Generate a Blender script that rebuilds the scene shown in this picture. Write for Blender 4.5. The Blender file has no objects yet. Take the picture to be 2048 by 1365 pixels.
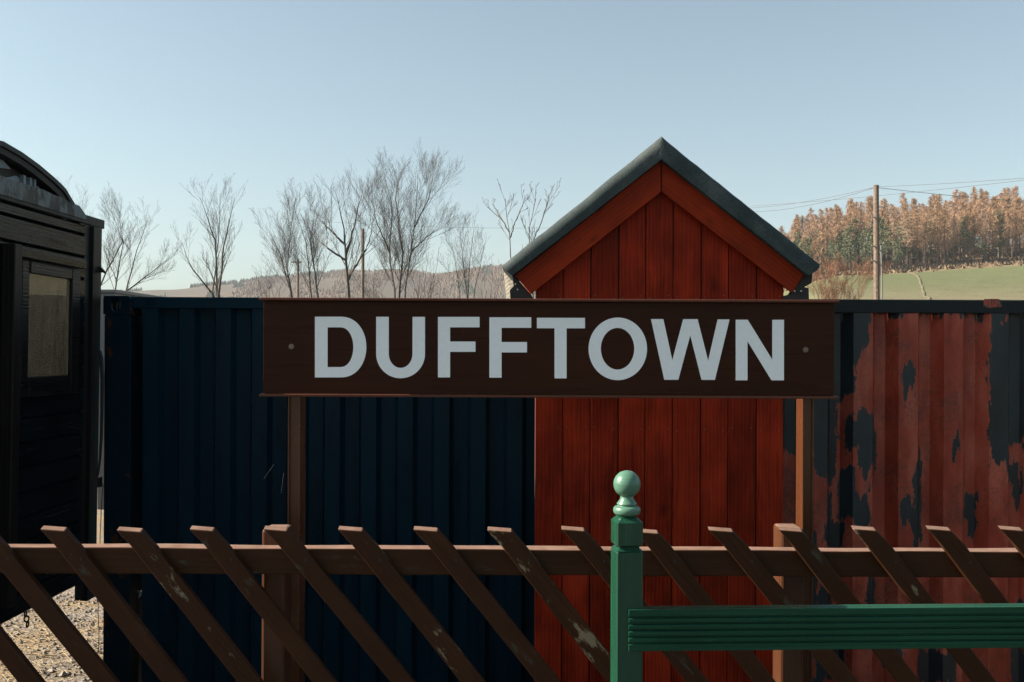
import bpy, bmesh, math, random
from mathutils import Vector, Matrix, noise as mnoise
R = math.radians
scene = bpy.context.scene
COL = scene.collection
random.seed(7)

# ------------------------------------------------------------------ camera
FPX, VX, VY, ROLL = 1991.0, 1055.0, 704.0, R(0.25)
cd = bpy.data.cameras.new("camera")
cd.sensor_width = 36.0
cd.lens = 35.0
cd.shift_x = -(VX - 1024) / 2048
cd.shift_y = (VY - 682.5) / 2048
cd.clip_start = 0.05
cd.clip_end = 9000
cam = bpy.data.objects.new("camera", cd)
COL.objects.link(cam)
cam.matrix_world = Matrix.Rotation(R(90), 4, 'X') @ Matrix.Rotation(ROLL, 4, 'Z')
scene.camera = cam


def un(px, py):
    dx, dy = px - VX, py - VY
    c, s = math.cos(ROLL), math.sin(ROLL)
    return c * dx + s * dy, -s * dx + c * dy


def XZ(px, py, s):
    """photo measurement -> metres right of and above the eye, for a surface s pixels to the metre"""
    a, b = un(px, py)
    return a / s, -b / s


# ------------------------------------------------------------------ light
SUN_EL, SUN_BACK = 32.0, 0.2
w = bpy.data.worlds.new("World")
scene.world = w
w.use_nodes = True
nt = w.node_tree
bg = nt.nodes["Background"]
sky = nt.nodes.new("ShaderNodeTexSky")
sky.sky_type = 'NISHITA'
sky.sun_disc = False
sky.sun_elevation = R(SUN_EL)
sky.sun_rotation = R(270 + SUN_BACK)
sky.altitude = 200
sky.air_density = 1.0
sky.dust_density = 2.2
sky.ozone_density = 1.0
hs = nt.nodes.new("ShaderNodeHueSaturation")
hs.inputs["Saturation"].default_value = 0.72
nt.links.new(sky.outputs[0], hs.inputs["Color"])
tint = nt.nodes.new("ShaderNodeMix")
tint.data_type = 'RGBA'
tint.blend_type = 'MULTIPLY'
tint.inputs[0].default_value = 1.0
tint.inputs[7].default_value = (0.87, 1.0, 0.965, 1)
nt.links.new(hs.outputs[0], tint.inputs[6])
nt.links.new(tint.outputs[2], bg.inputs[0])
bg.inputs[1].default_value = 0.06

sl = bpy.data.lights.new("sun", 'SUN')
sl.energy = 5.0
sl.angle = R(0.5)
sl.color = (1.0, 0.88, 0.74)
sun = bpy.data.objects.new("sun", sl)
COL.objects.link(sun)
to_sun = Vector((-math.cos(R(SUN_EL)) * math.cos(R(SUN_BACK)), math.cos(R(SUN_EL)) * math.sin(R(SUN_BACK)), math.sin(R(SUN_EL))))
sun.rotation_euler = to_sun.to_track_quat('Z', 'Y').to_euler()

vs = scene.view_settings
vs.view_transform = 'Standard'
vs.look = 'None'
vs.exposure = 1.48
vs.gamma = 1.0
scene.cycles.max_bounces = 6
scene.cycles.use_denoising = True
scene.cycles.denoiser = 'OPENIMAGEDENOISE'
scene.cycles.denoising_input_passes = 'RGB_ALBEDO_NORMAL'
scene.cycles.denoising_prefilter = 'NONE'
scene.cycles.sample_clamp_indirect = 1.5
scene.cycles.blur_glossy = 1.0
scene.cycles.caustics_reflective = False
scene.cycles.caustics_refractive = False


# ------------------------------------------------------------------ node helper
class NT:
    def __init__(self, name):
        self.m = bpy.data.materials.new(name)
        self.m.use_nodes = True
        self.t = self.m.node_tree
        self.bsdf = self.t.nodes["Principled BSDF"]
        self.coords = None

    def n(self, typ, **kw):
        nd = self.t.nodes.new("ShaderNode" + typ)
        for k, v in kw.items():
            setattr(nd, k, v)
        return nd

    def link(self, a, b):
        self.t.links.new(a, b)

    def val(self, sock, v):
        if hasattr(v, "is_output") or isinstance(v, bpy.types.NodeSocket):
            self.link(v, sock)
        else:
            if hasattr(sock.default_value, "__len__") and not isinstance(v, (int, float)):
                v = tuple(v) + ((1.0,) if len(sock.default_value) == 4 and len(v) == 3 else ())
            sock.default_value = v

    def math(self, op, a, b=0.0, c=None, clamp=False):
        nd = self.n("Math", operation=op, use_clamp=clamp)
        self.val(nd.inputs[0], a)
        self.val(nd.inputs[1], b)
        if c is not None:
            self.val(nd.inputs[2], c)
        return nd.outputs[0]

    def attr(self, name):
        return self.n("Attribute", attribute_name=name)

    def obj(self, off=True):
        """object coordinates, shifted per object and per board (attribute pid) so grain never repeats"""
        tc = self.n("TexCoord")
        if not off:
            return tc.outputs["Object"]
        oi = self.n("ObjectInfo")
        at = self.attr("pid")
        k = self.math('MULTIPLY_ADD', oi.outputs["Random"], 47.0, self.math('MULTIPLY', at.outputs["Fac"], 13.7))
        ad = self.n("VectorMath", operation='ADD')
        self.link(tc.outputs["Object"], ad.inputs[0])
        self.link(k, ad.inputs[1])
        return ad.outputs[0]

    def mapping(self, vec, scale=(1, 1, 1), rot=(0, 0, 0)):
        mp = self.n("Mapping")
        self.link(vec, mp.inputs[0])
        mp.inputs["Scale"].default_value = scale
        mp.inputs["Rotation"].default_value = rot
        return mp.outputs[0]

    def noise(self, vec, scale, detail=4.0, rough=0.6, dist=0.0):
        nd = self.n("TexNoise")
        self.link(vec, nd.inputs["Vector"])
        nd.inputs["Scale"].default_value = scale
        nd.inputs["Detail"].default_value = detail
        nd.inputs["Roughness"].default_value = rough
        nd.inputs["Distortion"].default_value = dist
        return nd.outputs["Fac"]

    def ramp(self, fac, stops):
        nd = self.n("ValToRGB")
        self.link(fac, nd.inputs[0])
        el = nd.color_ramp.elements
        while len(el) < len(stops):
            el.new(0.5)
        for e, (p, c) in zip(el, stops):
            e.position = p
            e.color = tuple(c) + (1.0,) if not isinstance(c, (int, float)) else (c, c, c, 1)
        return nd.outputs[0]

    def mix(self, fac, a, b, mode='MIX'):
        nd = self.n("Mix", data_type='RGBA', blend_type=mode)
        self.val(nd.inputs[0], fac)
        self.val(nd.inputs[6], a)
        self.val(nd.inputs[7], b)
        return nd.outputs[2]

    def bump(self, h, strength=0.3, dist=0.01, normal=None):
        nd = self.n("Bump")
        nd.inputs["Strength"].default_value = strength
        nd.inputs["Distance"].default_value = dist
        self.link(h, nd.inputs["Height"])
        if normal is not None:
            self.link(normal, nd.inputs["Normal"])
        return nd.outputs[0]

    def out(self, color=None, rough=None, normal=None, spec=None, metal=None):
        b = self.bsdf
        if color is not None:
            self.val(b.inputs["Base Color"], color)
        if rough is not None:
            self.val(b.inputs["Roughness"], rough)
        if normal is not None:
            self.link(normal, b.inputs["Normal"])
        if spec is not None:
            self.val(b.inputs["Specular IOR Level"], spec)
        if metal is not None:
            self.val(b.inputs["Metallic"], metal)
        return self.m


def sc(c, k):
    return tuple(min(1, v * k) for v in c)


def wood(name, base, axis=0, rough=0.6, grain=0.5, knots=True, spec=0.35, bump=0.35, var=0.35, wear=None, wear_amt=0.0, rings=0.45, fine_=0.55, top=None, gs=9.0, big_=0.5):
    """painted or stained timber, grain along the given local axis"""
    t = NT(name)
    v = t.obj()
    s = [gs, gs, gs]
    s[axis] = 0.55
    gv = t.mapping(v, tuple(s))
    g1 = t.noise(gv, 3.0, 5, 0.65, 0.9)
    s2 = [60.0, 60.0, 60.0]
    s2[axis] = 1.6
    g2 = t.noise(t.mapping(v, tuple(s2)), 2.0, 3, 0.6)
    wv = t.n("TexWave", wave_type='RINGS', rings_direction='XYZ'[axis])
    s3 = [1.0, 1.0, 1.0]
    s3[axis] = 0.13
    t.link(t.mapping(v, tuple(s3)), wv.inputs["Vector"])
    wv.inputs["Scale"].default_value = 22.0
    wv.inputs["Distortion"].default_value = 5.0
    wv.inputs["Detail"].default_value = 3.0
    wv.inputs["Detail Scale"].default_value = 1.2
    ring = wv.outputs["Fac"]
    big = t.noise(v, 2.3, 3, 0.6)
    f = t.math('ADD', t.math('MULTIPLY', g1, 0.5), t.math('MULTIPLY', t.math('ADD', t.math('MULTIPLY', ring, rings), t.math('MULTIPLY', g2, fine_)), 0.5))
    f = t.math('ADD', f, 0.25 * (1 - rings - fine_))
    f = t.math('ADD', f, t.math('MULTIPLY', t.math('SUBTRACT', big, 0.5), big_))
    col = t.ramp(f, [(0.36, sc(base, 1 - grain)), (0.50, base), (0.64, sc(base, 1 + var))])
    pv = t.attr("pid").outputs["Fac"]
    pr = t.math('FRACT', t.math('MULTIPLY', pv, 0.377))
    col = t.mix(1.0, col, t.ramp(pr, [(0.0, (0.78,) * 3), (1.0, (1.15,) * 3)]), 'MULTIPLY')
    h = f
    if knots:
        kv = [6.0, 6.0, 6.0]
        kv[axis] = 2.6
        vo = t.n("TexVoronoi")
        t.link(t.mapping(v, tuple(kv)), vo.inputs["Vector"])
        vo.inputs["Scale"].default_value = 1.0
        kd = t.math('ADD', vo.outputs["Distance"], t.math('MULTIPLY', g1, 0.12))
        km = t.ramp(kd, [(0.085, 1.0), (0.135, 0.35), (0.20, 0.0)])
        col = t.mix(t.math('MULTIPLY', km, 0.75), col, sc(base, 0.28))
    if wear:
        wm = t.noise(t.mapping(v, tuple(3.0 if i != axis else 1.0 for i in range(3))), 5.0, 8, 0.72)
        wf = t.ramp(wm, [(0.66 - wear_amt, 0.0), (0.70 - wear_amt, 1.0)])
        col = t.mix(wf, col, wear)
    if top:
        # patchy paler upper faces: weathering, with sunlit brightness put into the colour
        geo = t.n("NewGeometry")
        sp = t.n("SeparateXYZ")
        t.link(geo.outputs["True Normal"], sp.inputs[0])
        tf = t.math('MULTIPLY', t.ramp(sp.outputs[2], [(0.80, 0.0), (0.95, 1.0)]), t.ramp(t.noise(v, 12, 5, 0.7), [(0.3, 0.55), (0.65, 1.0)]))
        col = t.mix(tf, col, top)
    nrm = t.bump(h, bump, 0.006)
    fine = t.noise(v, 220.0, 2, 0.5)
    nrm = t.bump(fine, 0.12, 0.002, nrm)
    rr = t.ramp(g1, [(0.3, rough - 0.1), (0.7, min(1, rough + 0.12))])
    return t.out(col, rr, nrm, spec)


def metal_paint(name, base, rough=0.5, spec=0.4, rust=None, rust_amt=0.0, var=0.25, streak=True, bump=0.15):
    t = NT(name)
    v = t.obj()
    big = t.noise(t.mapping(v, (1.5, 1.5, 0.35 if streak else 1.5)), 4.0, 6, 0.62)
    fine = t.noise(v, 45.0, 5, 0.6)
    f = t.math('ADD', t.math('MULTIPLY', big, 0.65), t.math('MULTIPLY', fine, 0.35))
    col = t.ramp(f, [(0.32, sc(base, 1 - var)), (0.5, base), (0.7, sc(base, 1 + var))])
    if rust:
        rm = t.noise(t.mapping(v, (1, 1, 0.6)), 9.0, 10, 0.74)
        rf = t.ramp(rm, [(0.68 - rust_amt, 0.0), (0.73 - rust_amt, 1.0)])
        col = t.mix(rf, col, t.ramp(fine, [(0.3, sc(rust, 0.4)), (0.7, rust)]))
    nrm = t.bump(f, bump, 0.006)
    rr = t.ramp(big, [(0.3, max(0.05, rough - 0.12)), (0.7, min(1, rough + 0.15))])
    return t.out(col, rr, nrm, spec)


def plain(name, base, rough=0.6, metal=0.0, var=0.2, scale=30, bump=0.2):
    t = NT(name)
    v = t.obj()
    f = t.noise(v, scale, 5, 0.65)
    col = t.ramp(f, [(0.3, sc(base, 1 - var)), (0.7, sc(base, 1 + var))])
    return t.out(col, rough, t.bump(f, bump, 0.004), None, metal)


# ------------------------------------------------------------------ mesh builder
class MB:
    def __init__(self):
        self.v, self.f, self.pid, self.cur = [], [], [], 0.0

    def face(self, idx):
        self.f.append(tuple(idx))
        self.pid.append(self.cur)

    def box(self, x0, x1, y0, y1, z0, z1, M=None):
        b = len(self.v)
        ps = [(x, y, z) for z in (z0, z1) for y in (y0, y1) for x in (x0, x1)]
        self.v += [tuple(M @ Vector(p)) if M else p for p in ps]
        for q in ((0, 2, 3, 1), (4, 5, 7, 6), (0, 1, 5, 4), (2, 6, 7, 3), (0, 4, 6, 2), (1, 3, 7, 5)):
            self.face([b + i for i in q])

    def prism(self, poly, d0, d1, axis='Y'):
        """extrude a 2-D outline; axis Y: poly=(x,z); X: poly=(y,z); Z: poly=(x,y)"""
        n, b = len(poly), len(self.v)
        for d in (d0, d1):
            for (p, q) in poly:
                self.v.append((p, d, q) if axis == 'Y' else (d, p, q) if axis == 'X' else (p, q, d))
        self.face(list(range(b, b + n)))
        self.face(list(range(b + 2 * n - 1, b + n - 1, -1)))
        for i in range(n):
            j = (i + 1) % n
            self.face([b + i, b + n + i, b + n + j, b + j])

    def ring_strip(self, outer, inner, d0, d1, closed=True):
        """letter bowl between two matching outlines in (x,z), thickness d0..d1 along y"""
        n, b = len(outer), len(self.v)
        for d in (d0, d1):
            for loop in (outer, inner):
                for (p, q) in loop:
                    self.v.append((p, d, q))
        O0, I0, O1, I1 = b, b + n, b + 2 * n, b + 3 * n
        for i in range(n if closed else n - 1):
            j = (i + 1) % n
            self.face([O0 + i, O0 + j, I0 + j, I0 + i])
            self.face([O1 + j, O1 + i, I1 + i, I1 + j])
            self.face([O0 + j, O0 + i, O1 + i, O1 + j])
            self.face([I0 + i, I0 + j, I1 + j, I1 + i])
        if not closed:
            for k in (0, n - 1):
                self.face([O0 + k, I0 + k, I1 + k, O1 + k])

    def tube(self, pts, rad, sides=6, caps=True):
        pts = [Vector(p) for p in pts]
        if not hasattr(rad, "__len__"):
            rad = [rad] * len(pts)
        b = len(self.v)
        up = Vector((0.31, 0.17, 0.93)).normalized()
        for i, p in enumerate(pts):
            d = (pts[min(i + 1, len(pts) - 1)] - pts[max(i - 1, 0)])
            d = d.normalized() if d.length > 1e-9 else Vector((0, 0, 1))
            a = d.cross(up)
            if a.length < 0.05:
                a = d.cross(Vector((1, 0, 0)))
            a.normalize()
            c = d.cross(a)
            for k in range(sides):
                t = 2 * math.pi * k / sides
                self.v.append(tuple(p + (a * math.cos(t) + c * math.sin(t)) * rad[i]))
        for i in range(len(pts) - 1):
            for k in range(sides):
                k2 = (k + 1) % sides
                self.face([b + i * sides + k, b + i * sides + k2, b + (i + 1) * sides + k2, b + (i + 1) * sides + k])
        if caps:
            self.face([b + k for k in range(sides)][::-1])
            e = b + (len(pts) - 1) * sides
            self.face([e + k for k in range(sides)])

    def lathe(self, prof, cx, cy, segs=32):
        b = len(self.v)
        for (r, z) in prof:
            for k in range(segs):
                t = 2 * math.pi * k / segs
                self.v.append((cx + r * math.cos(t), cy + r * math.sin(t), z))
        for i in range(len(prof) - 1):
            for k in range(segs):
                k2 = (k + 1) % segs
                self.face([b + i * segs + k, b + i * segs + k2, b + (i + 1) * segs + k2, b + (i + 1) * segs + k])
        self.face([b + k for k in range(segs)][::-1])
        e = b + (len(prof) - 1) * segs
        self.face([e + k for k in range(segs)])

    def torus(self, c, R0, r, n=14, m=6, M=None):
        b = len(self.v)
        for i in range(n):
            t = 2 * math.pi * i / n
            for j in range(m):
                u = 2 * math.pi * j / m
                p = Vector(((R0 + r * math.cos(u)) * math.cos(t), r * math.sin(u), (R0 + r * math.cos(u)) * math.sin(t) * 1.35))
                if M:
                    p = M @ p
                self.v.append(tuple(p + Vector(c)))
        for i in range(n):
            for j in range(m):
                i2, j2 = (i + 1) % n, (j + 1) % m
                self.face([b + i * m + j, b + i2 * m + j, b + i2 * m + j2, b + i * m + j2])

    def build(self, name, mat, parent=None, bevel=0.0, segs=2, smooth=False, angle=35, origin=None):
        me = bpy.data.meshes.new(name)
        o = Vector(origin) if origin else Vector((0, 0, 0))
        me.from_pydata([tuple(Vector(p) - o) for p in self.v], [], self.f)
        at = me.attributes.new("pid", 'FLOAT', 'FACE')
        at.data.foreach_set("value", self.pid)
        bm = bmesh.new()
        bm.from_mesh(me)
        bmesh.ops.recalc_face_normals(bm, faces=bm.faces[:])
        bm.to_mesh(me)
        bm.free()
        if smooth:
            me.polygons.foreach_set("use_smooth", [True] * len(me.polygons))
        me.materials.append(mat)
        ob = bpy.data.objects.new(name, me)
        COL.objects.link(ob)
        if origin:
            ob.location = origin
        if parent:
            ob.parent = parent
            ob.matrix_parent_inverse = Matrix.Identity(4)
            if not origin:
                ob.location = -Vector(parent.location)
            else:
                ob.location = o - Vector(parent.location)
        if bevel:
            md = ob.modifiers.new("bevel", 'BEVEL')
            md.width = bevel
            md.segments = segs
            md.limit_method = 'ANGLE'
            md.angle_limit = R(angle)
            if smooth:
                md.harden_normals = False
        return ob


def tag(o, label=None, cat=None, group=None, kind=None):
    if label:
        o["label"] = label
    if cat:
        o["category"] = cat
    if group:
        o["group"] = group
    if kind:
        o["kind"] = kind
    return o


def empty(name, loc, label, cat, group=None):
    o = bpy.data.objects.new(name, None)
    o.empty_display_size = 0.2
    COL.objects.link(o)
    o.location = loc
    return tag(o, label, cat, group)


# ------------------------------------------------------------------ materials
BROWN = (0.054, 0.0205, 0.008)
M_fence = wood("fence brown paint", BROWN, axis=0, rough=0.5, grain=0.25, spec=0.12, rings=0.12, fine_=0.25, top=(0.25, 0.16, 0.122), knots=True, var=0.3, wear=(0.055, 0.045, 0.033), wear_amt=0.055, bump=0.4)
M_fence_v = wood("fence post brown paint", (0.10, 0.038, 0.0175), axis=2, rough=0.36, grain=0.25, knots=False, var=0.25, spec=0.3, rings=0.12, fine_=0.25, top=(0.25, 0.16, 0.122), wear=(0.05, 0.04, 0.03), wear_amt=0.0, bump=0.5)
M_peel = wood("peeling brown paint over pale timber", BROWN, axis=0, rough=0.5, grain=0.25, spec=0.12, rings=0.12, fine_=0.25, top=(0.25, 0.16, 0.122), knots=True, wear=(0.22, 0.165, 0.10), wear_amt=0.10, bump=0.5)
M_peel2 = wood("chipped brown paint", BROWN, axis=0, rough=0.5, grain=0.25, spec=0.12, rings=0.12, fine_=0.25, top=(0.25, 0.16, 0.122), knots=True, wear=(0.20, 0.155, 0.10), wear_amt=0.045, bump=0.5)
M_steel = metal_paint("brown sign post paint", (0.085, 0.030, 0.013), rough=0.25, spec=0.4, var=0.12)
M_board = wood("brown sign board paint", (0.043, 0.0125, 0.006), axis=0, rough=0.30, grain=0.14, knots=False, spec=0.10, bump=0.08, var=0.3, rings=0.0, fine_=0.6)
M_trim = metal_paint("brown sign trim paint", (0.10, 0.034, 0.02), rough=0.4, spec=0.2, var=0.2)
M_white = plain("white sign lettering", (0.90, 0.91, 0.92), rough=0.5, var=0.03, scale=60, bump=0.05)
M_screw = plain("weathered screw steel", (0.20, 0.15, 0.11), rough=0.5, metal=0.6, scale=200)
M_zinc = plain("bright zinc screw", (0.6, 0.6, 0.58), rough=0.35, metal=0.8, scale=200)
M_hut = wood("red hut cladding stain", (0.245, 0.0195, 0.0058), axis=2, rough=0.45, grain=0.46, spec=0.07, var=0.6, bump=0.14, rings=0.2, fine_=0.07, gs=3.6, big_=0.6)
M_barge = wood("red barge board stain", (0.33, 0.032, 0.0075), axis=0, rough=0.45, grain=0.42, spec=0.08, rings=0.16, fine_=0.08, gs=3.6, big_=0.55, var=0.4, bump=0.5)
M_dark = plain("dark tarred timber", (0.02, 0.016, 0.013), rough=0.7, var=0.5, scale=14, bump=0.5)
M_fascia = wood("pale bare fascia timber", (0.36, 0.32, 0.26), axis=0, rough=0.75, grain=0.3, knots=False)
M_green = wood("green paint", (0.013, 0.072, 0.040), axis=0, rough=0.24, grain=0.2, knots=False, spec=0.18, rings=0.1, fine_=0.5, bump=0.22, var=0.25)
M_green_v = wood("green post paint", (0.013, 0.072, 0.040), axis=2, rough=0.2, grain=0.15, knots=False, spec=0.45, rings=0.1, fine_=0.4, bump=0.15, var=0.2)
M_black = plain("black rubber", (0.012, 0.012, 0.013), rough=0.55, scale=60)
M_iron = plain("black iron", (0.018, 0.018, 0.02), rough=0.45, metal=0.3, scale=60)
M_blue = metal_paint("dark blue container paint", (0.0022, 0.021, 0.035), rough=0.34, spec=0.10, rust=(0.06, 0.027, 0.014), rust_amt=0.0, var=0.3)
M_blue_rust = metal_paint("rusting blue container paint", (0.0022, 0.014, 0.023), rough=0.45, spec=0.10, rust=(0.11, 0.038, 0.015), rust_amt=0.10, var=0.35)
M_rail = metal_paint("flaking black container rail", (0.010, 0.014, 0.017), rough=0.45, spec=0.2, rust=(0.05, 0.022, 0.012), rust_amt=0.0, var=0.5, streak=False, bump=0.5)
M_van = wood("black brake van paint", (0.005, 0.0075, 0.010), axis=1, rough=0.2, grain=0.5, knots=False, spec=0.2, bump=0.3, var=0.6, rings=0.15, fine_=0.4)
M_van_v = wood("brown black brake van corner paint", (0.017, 0.014, 0.013), axis=2, spec=0.15, rough=0.4, grain=0.3, knots=False, bump=0.3)
M_vanframe = wood("dark brown window frame paint", (0.013, 0.011, 0.0105), axis=1, spec=0.2, rough=0.32, grain=0.3, knots=False, bump=0.35)
M_flake = metal_paint("flaking grey timber beam", (0.10, 0.118, 0.128), rough=0.5, rust=(0.018, 0.016, 0.016), rust_amt=0.21, var=0.5, streak=False, bump=0.9)
M_panel = metal_paint("worn blue grey panel", (0.20, 0.24, 0.27), rough=0.6, rust=(0.03, 0.03, 0.03), rust_amt=0.0, var=0.3)
M_roofing = plain("black van roofing", (0.010, 0.011, 0.012), rough=0.6, scale=40)
M_interior = wood("brown van interior boards", (0.52, 0.32, 0.15), axis=2, rough=0.6, grain=0.5, knots=False)
M_grass = plain("dry straw", (0.42, 0.33, 0.20), rough=0.9, scale=20)
M_hose = plain("white hose", (0.6, 0.58, 0.55), rough=0.5, scale=20)
M_palebox = metal_paint("pale grey weathered steel", (0.20, 0.20, 0.20), rough=0.6, rust=(0.2, 0.15, 0.11), rust_amt=-0.02, var=0.15)
M_wire = plain("grey wire", (0.10, 0.11, 0.12), rough=0.5)


def m_felt():
    t = NT("green grey mineral roofing felt")
    v = t.obj()
    a = t.noise(v, 260, 2, 0.6)
    b = t.noise(v, 5, 4, 0.6)
    f = t.math('ADD', t.math('MULTIPLY', a, 0.6), t.math('MULTIPLY', b, 0.4))
    col = t.ramp(f, [(0.3, (0.020, 0.028, 0.030)), (0.5, (0.048, 0.062, 0.063)), (0.7, (0.13, 0.145, 0.14))])
    return t.out(col, 0.9, t.bump(f, 0.7, 0.004), 0.12)


M_felt = m_felt()


def m_pane():
    t = NT("dusty window glass")
    v = t.obj()
    streak = t.noise(t.mapping(v, (1, 9, 0.8)), 5, 5, 0.6)
    dust = t.noise(v, 14, 7, 0.7)
    f = t.math('ADD', t.math('MULTIPLY', streak, 0.5), t.math('MULTIPLY', dust, 0.5))
    m = t.m
    g = t.n("BsdfGlossy")
    g.inputs["Roughness"].default_value = 0.04
    g.inputs["Color"].default_value = (0.9, 0.9, 0.9, 1)
    d = t.n("BsdfDiffuse")
    d.inputs["Color"].default_value = (0.56, 0.41, 0.25, 1)
    tr = t.n("BsdfTransparent")
    mx = t.n("MixShader")
    t.link(t.ramp(f, [(0.35, 0.20), (0.7, 0.52)]), mx.inputs[0])
    t.link(tr.outputs[0], mx.inputs[1])
    t.link(d.outputs[0], mx.inputs[2])
    fr = t.n("Fresnel")
    fr.inputs["IOR"].default_value = 1.5
    mx2 = t.n("MixShader")
    t.link(fr.outputs[0], mx2.inputs[0])
    t.link(mx.outputs[0], mx2.inputs[1])
    t.link(g.outputs[0], mx2.inputs[2])
    t.link(mx2.outputs[0], t.t.nodes["Material Output"].inputs["Surface"])
    return m


M_pane = m_pane()


def m_peeled_red():
    t = NT("peeling red container paint")
    v = t.obj(False)
    at = t.attr("peel").outputs["Fac"]
    n1 = t.noise(t.mapping(v, (1, 1, 0.15)), 30, 8, 0.72)
    n2 = t.noise(v, 16, 8, 0.7)
    fld = t.math('ADD', at, t.math('MULTIPLY', t.math('SUBTRACT', n1, 0.5), 3.0))
    fld = t.math('ADD', fld, t.math('MULTIPLY', t.math('SUBTRACT', n2, 0.5), 1.5))
    mask = t.ramp(t.math('ADD', t.math('MULTIPLY', fld, 0.5), 0.5), [(0.49, 0.0), (0.51, 1.0)])
    big = t.noise(t.mapping(v, (1.6, 1, 0.5)), 5, 6, 0.62)
    cr = t.noise(v, 40, 8, 0.7, 1.5)
    red = t.ramp(big, [(0.3, (0.22, 0.018, 0.007)), (0.46, (0.32, 0.042, 0.019)), (0.62, (0.42, 0.088, 0.050))])
    stain = t.ramp(t.math('ADD', t.math('MULTIPLY', cr, 0.6), t.math('MULTIPLY', t.noise(v, 3.5, 5, 0.6), 0.5)), [(0.56, 0.0), (0.68, 0.75)])
    red = t.mix(stain, red, (0.075, 0.026, 0.018))
    spots = t.ramp(t.noise(v, 30, 6, 0.8), [(0.695, 0.0), (0.715, 1.0)])
    red = t.mix(spots, red, (0.02, 0.016, 0.016))
    teal = t.ramp(t.noise(t.mapping(v, (1, 1, 0.3)), 6, 5, 0.6), [(0.35, (0.006, 0.009, 0.011)), (0.7, (0.024, 0.037, 0.043))])
    rim = t.ramp(t.math('ADD', t.math('MULTIPLY', fld, 0.5), 0.5), [(0.455, 0.0), (0.487, 0.55), (0.495, 0.0)])
    red = t.mix(rim, red, (0.42, 0.17, 0.12))
    col = t.mix(mask, red, teal)
    h = t.math('SUBTRACT', t.math('MULTIPLY', cr, 0.25), mask)
    rr = t.ramp(cr, [(0.3, 0.28), (0.7, 0.5)])
    return t.out(col, rr, t.bump(h, 0.5, 0.003), 0.38)


M_red = m_peeled_red()


def m_ground():
    t = NT("fields gravel and heath")
    geo = t.n("NewGeometry")
    v = geo.outputs["Position"]
    col = t.attr("land").outputs["Color"]
    grav = t.attr("gravel").outputs["Fac"]
    a = t.noise(t.mapping(v, (0.05, 0.05, 0.05)), 3.0, 7, 0.6)
    b = t.noise(t.mapping(v, (0.4, 0.4, 0.4)), 3.0, 6, 0.65)
    f = t.math('ADD', t.math('MULTIPLY', a, 0.5), t.math('MULTIPLY', b, 0.5))
    col = t.mix(1.0, col, t.ramp(f, [(0.3, (0.72, 0.74, 0.76)), (0.5, (1, 1, 1)), (0.72, (1.28, 1.22, 1.1))]), 'MULTIPLY')
    vo = t.n("TexVoronoi")
    t.link(v, vo.inputs["Vector"])
    vo.inputs["Scale"].default_value = 34
    st = t.noise(t.mapping(v, (1, 1, 1)), 42, 5, 0.7)
    pt = t.noise(v, 2.2, 4, 0.6)
    stone = t.mix(0.55, t.ramp(vo.outputs["Color"], [(0.1, (0.10, 0.09, 0.08)), (0.5, (0.22, 0.195, 0.17)), (0.9, (0.36, 0.33, 0.29))]),
                  t.ramp(st, [(0.3, (0.12, 0.10, 0.08)), (0.7, (0.30, 0.25, 0.20))]))
    straw = t.ramp(t.noise(t.mapping(v, (3, 16, 1), (0, 0, 0.6)), 9, 6, 0.7), [(0.3, (0.14, 0.095, 0.05)), (0.7, (0.36, 0.27, 0.165))])
    near = t.mix(t.ramp(pt, [(0.42, 0.0), (0.58, 0.9)]), stone, straw)
    col = t.mix(grav, col, near)
    h = t.math('ADD', t.math('MULTIPLY', vo.outputs["Distance"], -1.0), st)
    return t.out(col, 0.95, t.bump(h, 0.9, 0.02), 0.15)


M_ground = m_ground()
M_platform = plain("platform tarmac", (0.055, 0.052, 0.05), rough=0.9, scale=60)
M_bark = plain("grey brown winter bark", (0.065, 0.055, 0.048), rough=0.9, scale=6, var=0.35)
M_twig = plain("winter twigs", (0.075, 0.065, 0.062), rough=0.9, scale=2, var=0.3)
M_twigred = plain("russet winter twigs", (0.20, 0.10, 0.06), rough=0.9, scale=2, var=0.3)
M_pole = plain("weathered pole timber", (0.15, 0.108, 0.085), rough=0.85, scale=9, var=0.5)
M_larch = plain("bare larch twigs", (0.31, 0.192, 0.112), rough=0.95, scale=0.5, var=0.35, bump=0)
M_larch2 = plain("pale larch twigs", (0.32, 0.21, 0.14), rough=0.95, scale=0.5, var=0.35, bump=0)
M_trunk = plain("conifer trunk bark", (0.13, 0.10, 0.08), rough=0.95, scale=1, var=0.4, bump=0)
M_pine = plain("pine needles", (0.088, 0.105, 0.048), rough=0.8, scale=0.6, var=0.4, bump=0)
M_farwood = plain("distant conifers", (0.05, 0.062, 0.045), rough=0.95, scale=0.02, var=0.4, bump=0)
M_farbrown = plain("distant larch wood", (0.12, 0.08, 0.053), rough=0.95, scale=0.02, var=0.4, bump=0)

# ------------------------------------------------------------------ terrain
GZ = -2.35


def sm(a, b, x):
    t = max(0.0, min(1.0, (x - a) / (b - a)))
    return t * t * (3 - 2 * t)


def lerp_tab(tab, x):
    if x <= tab[0][0]:
        return tab[0][1]
    for (x0, y0), (x1, y1) in zip(tab, tab[1:]):
        if x <= x1:
            k = (x - x0) / (x1 - x0)
            k = k * k * (3 - 2 * k)
            return y0 + (y1 - y0) * k
    return tab[-1][1]


RIDGE = [(-2000, 560), (-300, 600), (200, 592), (330, 583), (440, 574), (560, 562), (640, 553), (700, 547), (800, 545), (880, 551), (960, 540), (1100, 522), (1500, 500), (2100, 480), (3500, 520)]


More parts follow.
